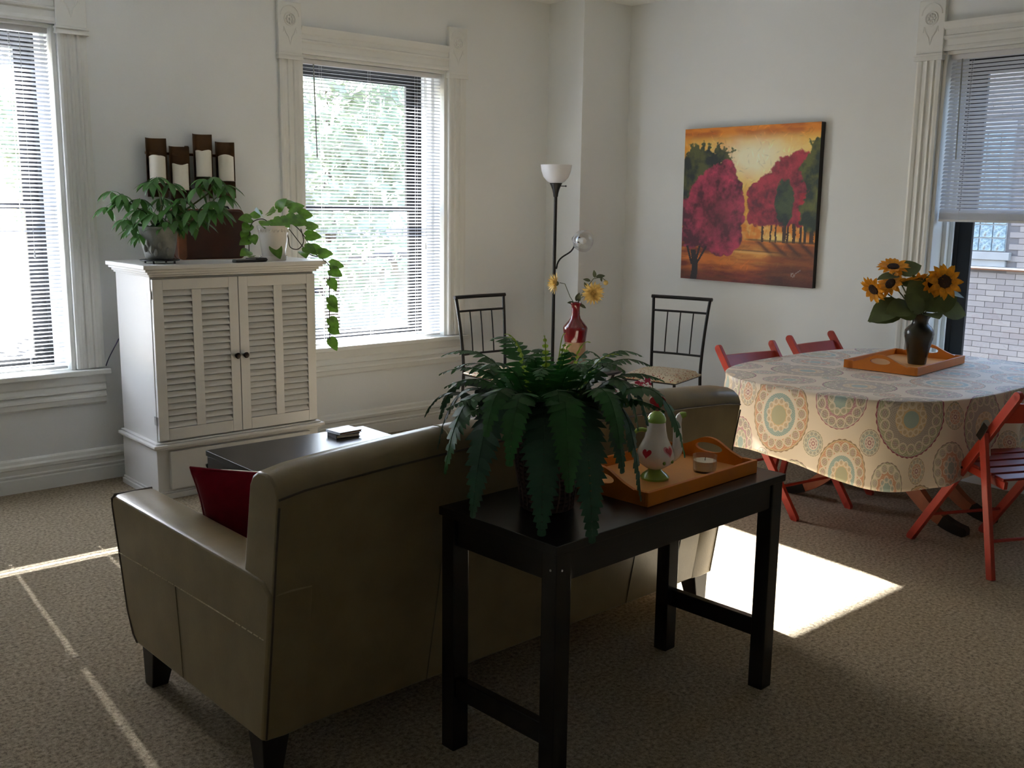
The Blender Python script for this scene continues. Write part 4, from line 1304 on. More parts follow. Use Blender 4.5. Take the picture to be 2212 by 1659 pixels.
# ------------------------------------------------------------------ floor lamp with reading arm
def lamp():
    t = thing('floor_lamp', 'black floor lamp with white bowl shade and side reading arm in the corner', 'lamp', (4.835, 5.10, 0))
    obj('base', MB().lathe([(0.001, 0), (0.125, 0), (0.128, 0.008), (0.120, 0.018), (0.030, 0.028), (0.014, 0.040), (0.001, 0.040)], n=40), M_iron, t, smooth=True)
    obj('pole', MB().tube([(0, 0, 0.03), (0, 0, 1.61)], 0.0115, 14), M_iron, t, smooth=True)
    obj('cup', MB().lathe([(0.012, 1.60), (0.016, 1.605), (0.018, 1.625), (0.024, 1.650), (0.036, 1.680), (0.043, 1.692), (0.040, 1.694), (0.001, 1.690)], n=28), M_iron, t, smooth=True)
    obj('bowl_shade', MB().lathe([(0.036, 1.694), (0.060, 1.705), (0.086, 1.735), (0.100, 1.775), (0.106, 1.815), (0.103, 1.815), (0.096, 1.775), (0.082, 1.738), (0.058, 1.710), (0.030, 1.699)], n=40, caps=False), M_opal, t, smooth=True)
    obj('switch_knob', MB().tube([(0.020, -0.010, 1.675), (0.062, -0.030, 1.675)], 0.0032, 6).sphere((0.064, -0.031, 1.675), 0.006, 8, 6), M_iron, t, smooth=True)
    ad = Vector((0.78, -0.62, 0))
    def A(s, z, o=0.0):
        return tuple(ad * s + Vector((0, 0, z)))
    pts = bez(A(0.016, 1.120), A(0.022, 1.21), A(0.10, 1.205), 10, A(0.125, 1.25)) + bez(A(0.125, 1.25), A(0.142, 1.275), A(0.138, 1.30), 5)[1:]
    arm = obj('reading_arm', MB().tube(pts, 0.0055, 8).tube([A(0.0, 1.120), A(0.020, 1.120)], 0.008, 8), M_iron, t, smooth=True)
    # socket looks towards the viewer's right and slightly down
    c = Vector(A(0.145, 1.318))
    d = Vector((-0.05, -0.92, -0.10))
    fm = frame(c, d) @ Matrix.Rotation(R(90), 4, 'Y')
    obj('socket', MB().lathe([(0.001, -0.018), (0.020, -0.018), (0.024, -0.008), (0.024, 0.018), (0.020, 0.030), (0.001, 0.030)], n=20, mtx=fm), M_iron, arm, smooth=True)
    obj('socket_ring', MB().lathe([(0.0245, 0.000), (0.028, 0.000), (0.028, 0.008), (0.0245, 0.008)], n=20, mtx=fm, caps=False), M_rail, arm, smooth=True)
    obj('bulb', MB().lathe([(0.001, 0.030), (0.013, 0.030), (0.014, 0.045), (0.022, 0.066), (0.023, 0.078), (0.016, 0.092), (0.001, 0.097)], n=18, mtx=fm), M_bulb, arm, smooth=True)
    obj('glass_shade', MB().lathe([(0.024, 0.005), (0.048, 0.018), (0.068, 0.046), (0.076, 0.080), (0.074, 0.100), (0.072, 0.100), (0.074, 0.080), (0.066, 0.047), (0.046, 0.020)], n=32, mtx=fm, caps=False), M_clearg, arm, smooth=True)
lamp()


# ------------------------------------------------------------------ two iron chairs (local: x forward, y left)
def seat_fabric():
    t = NT('dotted_seat_fabric')
    v = t.coord('Object')
    vo = t.node('ShaderNodeTexVoronoi')
    t.set(vo.inputs['Vector'], v)
    vo.inputs['Scale'].default_value = 75
    wn = t.node('ShaderNodeSeparateColor')
    t.nt.links.new(vo.outputs['Color'], wn.inputs[0])
    dots = t.ramp(wn.outputs[0], [(0.0, srgb(150, 40, 34)), (0.28, srgb(96, 74, 44)), (0.48, srgb(206, 190, 158)), (0.8, srgb(188, 122, 80))], 'CONSTANT')
    msk = t.m('LESS_THAN', vo.outputs['Distance'], 0.36)
    t.set(t.bsdf.inputs['Base Color'], t.mix(msk, srgb(206, 192, 162), dots))
    t.bsdf.inputs['Roughness'].default_value = 0.9
    return t.mat
M_seat = seat_fabric()


def iron_chair():
    t = thing('dining_chair', 'x', 'chair', (0, 0, 0), 0, 'black iron chairs in the far corner')
    w = 0.185
    sb, sf = -0.20, 0.22
    for s in (-1, 1):
        # rear leg and back post in one bent tube
        post = [(sb - 0.06, s * (w - 0.01), 0), (sb - 0.015, s * (w - 0.006), 0.25), (sb, s * (w - 0.004), 0.45), (sb - 0.004, s * w, 0.58), (sb - 0.022, s * (w + 0.006), 0.74), (sb - 0.055, s * (w + 0.022), 0.935)]
        obj('rear_leg', MB().tube(bez(post[0], post[1], post[2], 6) + bez(post[2], post[3], post[4], 8, post[5])[1:], 0.0105, 10), M_iron, t, smooth=True)
        obj('front_leg', MB().tube(bez((sf + 0.03, s * (w + 0.01), 0), (sf, s * w, 0.25), (sf - 0.015, s * (w - 0.012), 0.425), 8), 0.0100, 10), M_iron, t, smooth=True)
    tp = (sb - 0.055, 0.935)
    obj('top_rail', MB().tube([(tp[0], -w - 0.036, tp[1]), (tp[0] - 0.012, 0, tp[1]), (tp[0], w + 0.036, tp[1])], 0.0125, 10), M_iron, t, smooth=True)
    def bx_(z):
        return sb - 0.055 * ((z - 0.45) / 0.485) ** 1.6 if z > 0.45 else sb
    def wz(z):
        return w + 0.022 * ((z - 0.45) / 0.485) ** 1.6
    for z in (0.842, 0.555):
        obj('back_rail', MB().tube([(bx_(z), -wz(z), z), (bx_(z) - 0.012, 0, z), (bx_(z), wz(z), z)], 0.0075, 8), M_iron, t, smooth=True)
    for y in (-0.092, 0.0, 0.092):
        obj('spindle', MB().tube([(bx_(z) - 0.012 + 0.012 * (y / 0.2) ** 2, y * (1 + 0.1 * (z - 0.55)), z) for z in (0.555, 0.65, 0.75, 0.842)], 0.0048, 8), M_iron, t, smooth=True)
    obj('seat_frame', MB().tube([(sb, -w, 0.425), (sf, -w, 0.425), (sf, w, 0.425), (sb, w, 0.425), (sb, -w, 0.425)], 0.008, 8), M_iron, t, smooth=True)
    m = MB()
    N = 12
    vs, fs = [], []
    for i in range(N + 1):
        for j in range(N + 1):
            u, v = -1 + 2 * i / N, -1 + 2 * j / N
            x = (sb + sf) / 2 + 0.01 + u * 0.215 * (1 - 0.04 * v * v)
            y = v * (w + 0.022) * (1 - 0.05 * u * u)
            vs.append((x, y, 0.437 + 0.036 * (max(0, (1 - u ** 4) * (1 - v ** 4)) ** 0.4)))
    for i in range(N):
        for j in range(N):
            a = i * (N + 1) + j
            fs.append((a, a + N + 1, a + N + 2, a + 1))
    n0 = len(vs)
    m.add(vs, fs)
    m.bx((sb + sf) / 2 + 0.01 - 0.205, (sb + sf) / 2 + 0.01 + 0.205, -w - 0.012, w + 0.012, 0.428, 0.438)
    obj('seat', m, M_seat, t, smooth=True)
    for s in (-1, 1):
        obj('stretcher', MB().tube([(sb - 0.02, s * (w - 0.007), 0.20), (sf + 0.012, s * (w + 0.002), 0.20)], 0.006, 8), M_iron, t, smooth=True)
    return t
c1 = iron_chair()
c1['label'] = 'black iron chair with dotted seat beside the painting'
c1.location = (5.17, 4.375, 0)
c1.rotation_euler = (0, 0, R(196))
c2 = copy_tree(c1)
c2['label'] = 'black iron chair standing in front of the window wall behind the fern'
c2.location = (4.345, 5.05, 0)
c2.rotation_euler = (0, 0, R(-90))


# ------------------------------------------------------------------ side table with the red bottle vase
t = thing('side_table', 'low round black metal side table under the red vase', 'table', (4.60, 4.555, 0))
obj('table_top', MB().lathe([(0.001, 0.500), (0.245, 0.500), (0.250, 0.506), (0.245, 0.514), (0.001, 0.514)], n=48), M_iron, t, smooth=True)
for k in range(4):
    a = R(45 + 90 * k)
    obj('leg', MB().tube(bez((0.20 * math.cos(a), 0.20 * math.sin(a), 0.502), (0.10 * math.cos(a), 0.10 * math.sin(a), 0.25), (0.21 * math.cos(a), 0.21 * math.sin(a), 0.0), 10), 0.009, 8), M_iron, t, smooth=True)
VC = Vector((4.555, 4.597, 0.5145))
t = thing('bottle_vase', 'oxblood red bottle vase with taupe lower half', 'vase', VC)
obj('lower_body', MB().lathe([(0.001, 0), (0.076, 0), (0.080, 0.006), (0.078, 0.05), (0.070, 0.11), (0.068, 0.160), (0.0685, 0.172)], n=40), M_taupe, t, smooth=True)
obj('upper_body', MB().lathe([(0.0685, 0.172), (0.0700, 0.176), (0.0735, 0.215), (0.0785, 0.250), (0.0790, 0.262), (0.074, 0.272), (0.050, 0.300), (0.033, 0.322), (0.0275, 0.345), (0.0270, 0.385), (0.029, 0.402), (0.036, 0.414), (0.040, 0.416), (0.039, 0.424), (0.034, 0.424), (0.026, 0.405), (0.022, 0.36)], n=40, caps=False), M_oxblood, t, smooth=True)
M_glint = M_taupe
obj('painted_highlight', MB().sphere((0, 0, 0), 0.012, 12, 8, (0.5, 0.12, 1.5)), M_taupe, t, smooth=True, loc=(-0.030, -0.0625, 0.200), rot=(R(8), R(18), R(-25)))  # small taupe blob standing in for a highlight on the red glaze


def dried_flower(label, pts, head, hd, size, leaves, npet):
    t = thing('dried_flower', label, 'flower', pts[0], group='yellow flowers in the red vase')
    obj('stem', MB().tube(pts, 0.0026, 6), M_mleaf, t, world=True, smooth=True)
    hd = Vector(hd).normalized()
    fm = frame(head, hd)
    rr = random.Random(int(size * 1e4))
    if npet:
        for ring, (pl, el, cnt) in enumerate(((1.0, -12, npet), (0.92, 12, npet), (0.75, 38, npet - 4), (0.5, 62, npet - 8))):
            vs, fs = leaf_verts(size * pl, size * 0.24, 0.25, -0.25, n=4)
            m0 = bpy.data.meshes.new('petal')
            m0.from_pydata(vs, [], fs)
            m0.materials.append(M_mum)
            m0.shade_smooth()
            for k in range(max(5, cnt)):
                a = 2 * PI * (k + 0.5 * ring) / max(5, cnt) + rr.uniform(-.1, .1)
                e = R(el) + rr.uniform(-.15, .15)
                loc = fm @ Vector((0, 0, 0))
                dv = fm.to_3x3() @ Vector((math.sin(e), math.cos(e) * math.cos(a), math.cos(e) * math.sin(a)))
                o = obj('petal', m0, None, t)
                mw = frame(Vector(head) - Vector(pts[0]) + dv * size * 0.06, dv, hd)
                o.matrix_local = mw
    obj('flower_centre', MB().sphere(tuple(Vector(head) + hd * size * 0.05), size * 0.22 if npet else size, 10, 7), M_mum, t, world=True, smooth=True)
    obj('calyx', MB().sphere(tuple(Vector(head) - hd * size * 0.14), size * 0.24 if npet else size * 0.6, 8, 6), M_mleaf, t, world=True, smooth=True)
    for p, d, l in leaves:
        vs, fs = leaf_verts(l, l * 0.5, 0.15, 0.2)
        obj('leaf', MB().add(vs, fs, frame(p, d, (-0.5, -0.6, 0.6))), M_mleaf, t, world=True, smooth=True, fix=False, angle=None)
VT = VC + Vector((0, 0, 0.40))
dried_flower('yellow dried flower leaning left out of the red vase', [VT, VT + Vector((-.03, .025, .06)), Vector((4.50, 4.645, 1.055)), Vector((4.475, 4.667, 1.062))], (4.452, 4.686, 1.058), (-0.85, .45, 0.12), 0.068, [(VT + Vector((-.01, 0, .02)), (-.9, .3, .15), .05), (VT + Vector((0, 0, .03)), (.3, -.2, 1), .06)], 16)
dried_flower('large round yellow dried flower facing the room in the red vase', [VT, VT + Vector((.02, -.02, .05)), Vector((4.62, 4.545, 1.00))], (4.628, 4.520, 1.000), (-.55, -.82, 0.08), 0.072, [(VT + Vector((.02, -.01, .01)), (.6, -.6, -.35), .05), (VT + Vector((.01, -.01, .03)), (-.3, -.5, .7), .055), ((4.61, 4.56, 1.03), (-.3, .2, 1), .04)], 18)
dried_flower('small yellow bud on a thin arching stem with dark leaves', [VT, Vector((4.585, 4.57, 1.0)), Vector((4.635, 4.525, 1.09)), Vector((4.672, 4.492, 1.10)), Vector((4.692, 4.475, 1.08))], (4.694, 4.473, 1.066), (.2, -.2, -1), 0.016, [((4.642, 4.52, 1.095), (-.1, .05, 1), .05), ((4.645, 4.515, 1.10), (.75, -.6, .25), .062), ((4.62, 4.535, 1.075), (-.5, .3, .2), .05), ((4.67, 4.495, 1.10), (.2, -.2, -1), .03)], 0)


# ------------------------------------------------------------------ painting: brushwork colours computed on a fine grid
def painting():
    N = 230
    uu, vv = np.meshgrid((np.arange(N) + 0.5) / N, (np.arange(N) + 0.5) / N)
    rs = np.random.RandomState(5)

    def fnoise(scale, octv=4, seed=0, ax=1.0, ay=1.0):
        r = np.random.RandomState(seed)
        out = np.zeros_like(uu)
        amp = 1.0
        tot = 0
        for o in range(octv):
            g = r.rand(64, 64)
            x, y = uu * scale * ax, vv * scale * ay
            xi, yi = np.floor(x).astype(int) % 63, np.floor(y).astype(int) % 63
            fx, fy = x - np.floor(x), y - np.floor(y)
            fx, fy = fx * fx * (3 - 2 * fx), fy * fy * (3 - 2 * fy)
            out += amp * ((g[yi, xi] * (1 - fx) + g[yi, xi + 1] * fx) * (1 - fy) + (g[yi + 1, xi] * (1 - fx) + g[yi + 1, xi + 1] * fx) * fy)
            tot += amp
            amp *= 0.55
            scale *= 2
        return out / tot

    def lin(c):
        return np.array(srgb(*c)[:3])

    def blend(img, mask, colr):
        return img * (1 - mask[..., None]) + colr * mask[..., None]

    def tone(n, a, b):
        n = np.clip((n - 0.36) / 0.28, 0, 1)[..., None]
        return lin(a) * (1 - n) + lin(b) * n

    def sm(x, a, b):
        t = np.clip((x - a) / (b - a), 0, 1)
        return t * t * (3 - 2 * t)
    n1, n2, n3 = fnoise(5, 5, 1), fnoise(14, 4, 2), fnoise(40, 3, 3)
    rough = (n2 - 0.5) * 0.11 + (n3 - 0.5) * 0.12
    # sky
    sky = tone(n1, (244, 166, 48), (255, 214, 104))
    glow = np.exp(-(((uu - 0.55) / 0.24) ** 2 + ((vv - 0.80) / 0.12) ** 2))
    sky = blend(sky, np.clip(glow * 1.2 + (n2 - 0.5) * 0.3, 0, 1), lin((255, 246, 206)))
    sky = blend(sky, sm(vv + (n1 - .5) * 0.05, 0.90, 0.97), tone(fnoise(6, 3, 9, 1, 4), (200, 104, 20), (240, 146, 34)))
    img = blend(sky, sm(0.62 - vv, -0.05, 0.1) * 0.7, lin((226, 150, 44)))
    # ground
    g = tone(fnoise(4, 4, 12, 1, 5), (120, 44, 14), (224, 122, 40))
    gd = sm(0.30 - vv, 0, 0.012)
    img = blend(img, gd, g)
    pathw = np.exp(-(((uu - 0.55) / 0.28) ** 2 + ((vv - 0.185) / 0.06) ** 2))
    img = blend(img, gd * np.clip(pathw * 1.1 + (n2 - .5) * .5, 0, 1), tone(fnoise(5, 3, 22, 1, 6), (200, 112, 40), (236, 166, 72)))
    dark = sm(0.13 - vv + (n1 - .5) * 0.08, 0.0, 0.10)
    img = blend(img, dark * 0.85, tone(fnoise(4, 4, 33, 1, 4), (64, 18, 18), (120, 34, 30)))
    rgt = sm(uu - 0.62 + (0.24 - vv) * 0.2, 0, 0.3) * sm(0.27 - vv, 0, 0.02) * 0.7
    img = blend(img, rgt, tone(n1, (58, 26, 20), (110, 54, 24)))
    for k in range(4):   # shadow streaks falling from the far trunks
        c = 0.60 + k * 0.10 + (0.275 - vv) * 1.2
        s = np.exp(-((uu - c) / 0.022) ** 2) * sm(0.28 - vv, 0, 0.01) * sm(vv, 0.16, 0.22)
        img = blend(img, s * 0.8, lin((60, 30, 16)))
    img = blend(img, np.exp(-((vv - 0.222 + 0.02 * uu) / 0.004) ** 2) * sm(uu, 0.4, 0.45) * (1 - sm(uu, 0.7, 0.85)) * 0.8, lin((80, 44, 20)))
    img = blend(img, np.exp(-((vv - 0.210 + 0.02 * uu) / 0.006) ** 2) * sm(uu, 0.38, 0.45) * (1 - sm(uu, 0.6, 0.75)) * 0.8, lin((240, 190, 110)))
    # far trunks over a bright gap
    gap = (vv > 0.275) & (vv < 0.40) & (uu > 0.45)
    img = blend(img, gap * 1.0, tone(n2, (232, 140, 40), (250, 214, 120)))
    for k, (c, w) in enumerate(((0.63, .008), (0.69, .006), (0.725, .006), (0.785, .014), (0.81, .008), (0.855, .012), (0.90, .008), (0.93, .008), (0.975, .014))):
        tr = (np.abs(uu - c - (n3 - .5) * 0.01) < w) & (vv > 0.27) & (vv < 0.40)
        img = blend(img, tr * 1.0, lin((70, 40, 18)))
    img = blend(img, np.exp(-((vv - 0.283 + 0.02 * (uu - .5)) / 0.006) ** 2) * sm(uu, 0.48, 0.55) * 0.9, lin((90, 60, 24)))
    # right crimson mass
    mr = np.zeros_like(uu)
    for (bu, bv, br) in ((.60, .52, .10), (.61, .45, .09), (.69, .60, .12), (.79, .68, .13), (.87, .73, .11), (.72, .47, .11), (.82, .50, .13), (.90, .55, .12), (.565, .58, .065), (.575, .42, .065), (.92, .42, .08), (.66, .42, .06), (.78, .41, .06)):
        mr = np.maximum(mr, sm(1.0 - np.hypot(uu - bu, vv - bv) / br + rough * 2.2, 0, 0.10))
    mr = mr * sm(vv - 0.365 - rough * .4, 0, 0.02)
    cr = tone(n2 * .5 + n1 * .2 + n3 * .3, (96, 18, 38), (190, 52, 70))
    img = blend(img, mr, cr)
    img = blend(img, mr * sm(uu, .86, .9) * (1 - sm(uu, .93, .97)) * (vv < .58) * 0.8, tone(n3, (170, 20, 40), (206, 40, 54)))
    # green oval tree and green column on the right
    ov = ((uu - 0.775) / 0.068) ** 2 + ((vv - 0.515) / 0.155) ** 2
    img = blend(img, sm(1.0 - ov + rough * 6, 0, 0.25), tone(n2, (24, 42, 34), (64, 80, 46)))
    rc = 0.895 + 0.03 * np.sin(vv * 24) + rough * .5
    img = blend(img, sm(uu - rc, 0, 0.015) * sm(vv, 0.30, 0.36) * sm(0.93 - 0.4 * (1 - uu) - vv + rough, 0, 0.02), tone(n2, (32, 48, 30), (96, 100, 40)))
    # left dark green tree behind
    tg = 0.885 - 0.55 * np.maximum(0, 0.08 - uu) - 2.0 * np.maximum(0, uu - 0.28) ** 1.5 + 0.012 * np.sin(uu * 50)
    mg = sm(tg - vv + rough, 0, 0.02) * sm(0.36 - uu + rough, 0, 0.02) * sm(vv, 0.30, 0.5)
    img = blend(img, mg, tone(n2, (26, 36, 32), (88, 92, 46)))
    # big crimson tree in front on the left
    le = ((uu - 0.255) / 0.235) ** 2
    cx_ = 0.25 + 0.0 * vv
    mlft = np.zeros_like(uu)
    for (bu, bv, br) in ((.30, .64, .145), (.355, .53, .125), (.21, .54, .17), (.12, .42, .15), (.345, .40, .125), (.22, .33, .15), (.09, .31, .11), (.365, .29, .10), (.30, .245, .09), (.02, .45, .10), (.395, .60, .085), (.41, .47, .085), (.40, .35, .085), (.33, .71, .085), (.43, .53, .06), (.43, .41, .065), (.43, .62, .045), (.42, .29, .07), (.36, .235, .07)):
        mlft = np.maximum(mlft, sm(1.0 - np.hypot(uu - bu, vv - bv) / br + rough * 2.2, 0, 0.10))
    cl = tone(n2 * .5 + n1 * .2 + n3 * .3, (84, 20, 42), (204, 66, 96))
    cl = blend(cl, np.clip(np.exp(-(((uu - .30) / .14) ** 2 + ((vv - .42) / .16) ** 2)) * .6, 0, 1), tone(n1, (96, 40, 52), (130, 56, 72)))
    img = blend(img, mlft, cl)
    # its trunk and branches
    tr = (np.abs(uu - 0.105 - 0.01 * np.sin(vv * 20)) < 0.026 - 0.03 * np.clip(vv - .02, 0, .3)) & (vv < 0.20)
    for ox, sl in ((0.09, -0.35), (0.115, 0.28), (0.125, 0.62)):
        tr |= (np.abs(uu - ox - sl * (vv - 0.10)) < 0.0085) & (vv > 0.10) & (vv < 0.225)
    img = blend(img, tr * 1.0, lin((34, 20, 20)))
    # dabs of thick paint
    for k in range(420):
        cu, cv = rs.rand(), rs.rand()
        a = rs.rand() * PI
        ln, wd = 0.008 + 0.012 * rs.rand(), 0.002 + 0.002 * rs.rand()
        x, y = (uu - cu) * math.cos(a) + (vv - cv) * math.sin(a), -(uu - cu) * math.sin(a) + (vv - cv) * math.cos(a)
        d = np.exp(-((x / ln) ** 2 + (y / wd) ** 2))
        f = 1.0 + (0.28 if rs.rand() > .5 else -0.2) * d
        img = img * f[..., None]
    # signature strokes at lower right
    for (x0, y0, x1, y1) in ((.848, .062, .848, .085), (.848, .072, .862, .086), (.848, .072, .864, .060), (.864, .084, .870, .062), (.870, .062, .878, .082), (.878, .082, .912, .105)):
        L2 = (x1 - x0) ** 2 + (y1 - y0) ** 2
        tt = np.clip(((uu - x0) * (x1 - x0) + (vv - y0) * (y1 - y0)) / L2, 0, 1)
        d = np.hypot(uu - x0 - tt * (x1 - x0), vv - y0 - tt * (y1 - y0))
        img = blend(img, (d < 0.0022) * 0.7, lin((170, 150, 140)))
    img = np.clip(img, 0.002, 1)
    ya, yb, z0, z1 = 4.712, 3.632, 1.043, 2.080
    W, H = ya - yb, z1 - z0
    t = thing('painting', 'canvas painting of crimson trees against a glowing orange sky on the right wall', 'painting', (XB, (ya + yb) / 2, z0))
    tilt = 0.012
    x_at = lambda v: XB - 0.036 - tilt * v
    m = MB()
    m.hex8([(XB - 0.002, ya, z0), (XB - 0.002, yb, z0), (x_at(0), yb, z0), (x_at(0), ya, z0), (XB - 0.004, ya, z1), (XB - 0.004, yb, z1), (x_at(1), yb, z1), (x_at(1), ya, z1)])
    obj('canvas', m, M_canvas_edge, t, world=True)
    vs = []
    for j in range(N + 1):
        v = j / N
        for i in range(N + 1):
            vs.append((x_at(v) - 0.0012, ya - W * i / N, z0 + H * v))
    fs = []
    for j in range(N):
        for i in range(N):
            a = j * (N + 1) + i
            fs.append((a, a + 1, a + N + 2, a + N + 1))
    me = bpy.data.meshes.new('painted_surface')
    me.from_pydata(vs, [], fs)
    at = me.color_attributes.new('paint', 'FLOAT_COLOR', 'CORNER')
    rgba = np.ones((N * N, 4, 4), dtype=np.float32)
    rgba[:, :, :3] = img.reshape(N * N, 1, 3)
    at.data.foreach_set('color', rgba.ravel())
    mt = NT('oil_paint')
    an = mt.node('ShaderNodeVertexColor')
    an.layer_name = 'paint'
    mt.set(mt.bsdf.inputs['Base Color'], an.outputs[0])
    mt.bsdf.inputs['Roughness'].default_value = 0.5
    mt.bump(mt.noise(mt.coord('Object'), 90, 4), 0.35, 0.004)
    me.materials.append(mt.mat)
    obj('painted_surface', me, None, t, world=True)
painting()


# ------------------------------------------------------------------ dining table and its cloth
TC, TA, TB, TE = (4.828, 2.585), 0.865, 0.635, 3.0


def sup(th, a=TA, b=TB):
    c, s = math.cos(th), math.sin(th)
    return a * math.copysign(abs(c) ** (2 / TE), c), b * math.copysign(abs(s) ** (2 / TE), s)


def dining_table():
    t = thing('dining_table', 'oval wooden dining table on curved pedestal legs under the patterned cloth', 'table', (TC[0], TC[1], 0))
    n = 64
    ring = [sup(2 * PI * k / n, TA - 0.006, TB - 0.006) for k in range(n)]
    obj('table_top', MB().prism(ring, 2, 0.703, 0.7275), M_maple, t, bevel=0.004)
    for px in (-0.09, 0.22):
        obj('pedestal', MB().lathe([(0.001, 0.22), (0.045, 0.22), (0.050, 0.25), (0.040, 0.30), (0.035, 0.40), (0.050, 0.52), (0.060, 0.60), (0.085, 0.68), (0.090, 0.703), (0.001, 0.703)], (px, 0, 0), 24), M_maple, t, smooth=True)
        for s in (-1, 1):
            # sabre leg: profile swept in the yz plane
            path = bez((px, s * 0.03, 0.33), (px, s * 0.16, 0.34), (px, s * 0.24, 0.05), 18, (px, s * 0.50, 0.022))
            m = MB()
            rings = []
            for i, p in enumerate(path):
                q0, q1 = path[max(0, i - 1)], path[min(len(path) - 1, i + 1)]
                tg = (q1 - q0).normalized()
                nr = Vector((0, -tg.z, tg.y)) * (1 if s > 0 else -1)
                hh = 0.052 - 0.031 * (i / 18)
                w = 0.024
                rings.append([p + Vector((-w, 0, 0)) - nr * hh, p + Vector((w, 0, 0)) - nr * hh, p + Vector((w, 0, 0)) + nr * hh, p + Vector((-w, 0, 0)) + nr * hh])
            lg = obj('sabre_leg', m.loft(rings), M_maple, t, smooth=True, angle=50)
            m = MB()
            rings = []
            for i in (15, 16, 17, 18):
                p = path[i]
                tg = (path[min(18, i + 1)] - path[i - 1]).normalized()
                nr = Vector((0, -tg.z, tg.y)) * (1 if s > 0 else -1)
                hh = 0.052 - 0.031 * (i / 18) + 0.002
                w = 0.0262
                rings.append([p + Vector((-w, 0, 0)) - nr * hh, p + Vector((w, 0, 0)) - nr * hh, p + Vector((w, 0, 0)) + nr * hh, p + Vector((-w, 0, 0)) + nr * hh])
            p = path[18] + Vector((0, s * 0.012, 0))
            rings.append([p + Vector((-0.02, 0, -0.014)), p + Vector((0.02, 0, -0.014)), p + Vector((0.02, 0, 0.012)), p + Vector((-0.02, 0, 0.012))])
            obj('toe_cap', m.loft(rings), M_toe, lg, smooth=True, angle=50)
    obj('stretcher', MB().bar((-0.09, 0, 0.27), (0.22, 0, 0.27), 0.03, 0.05), M_maple, t, bevel=0.003)
dining_table()


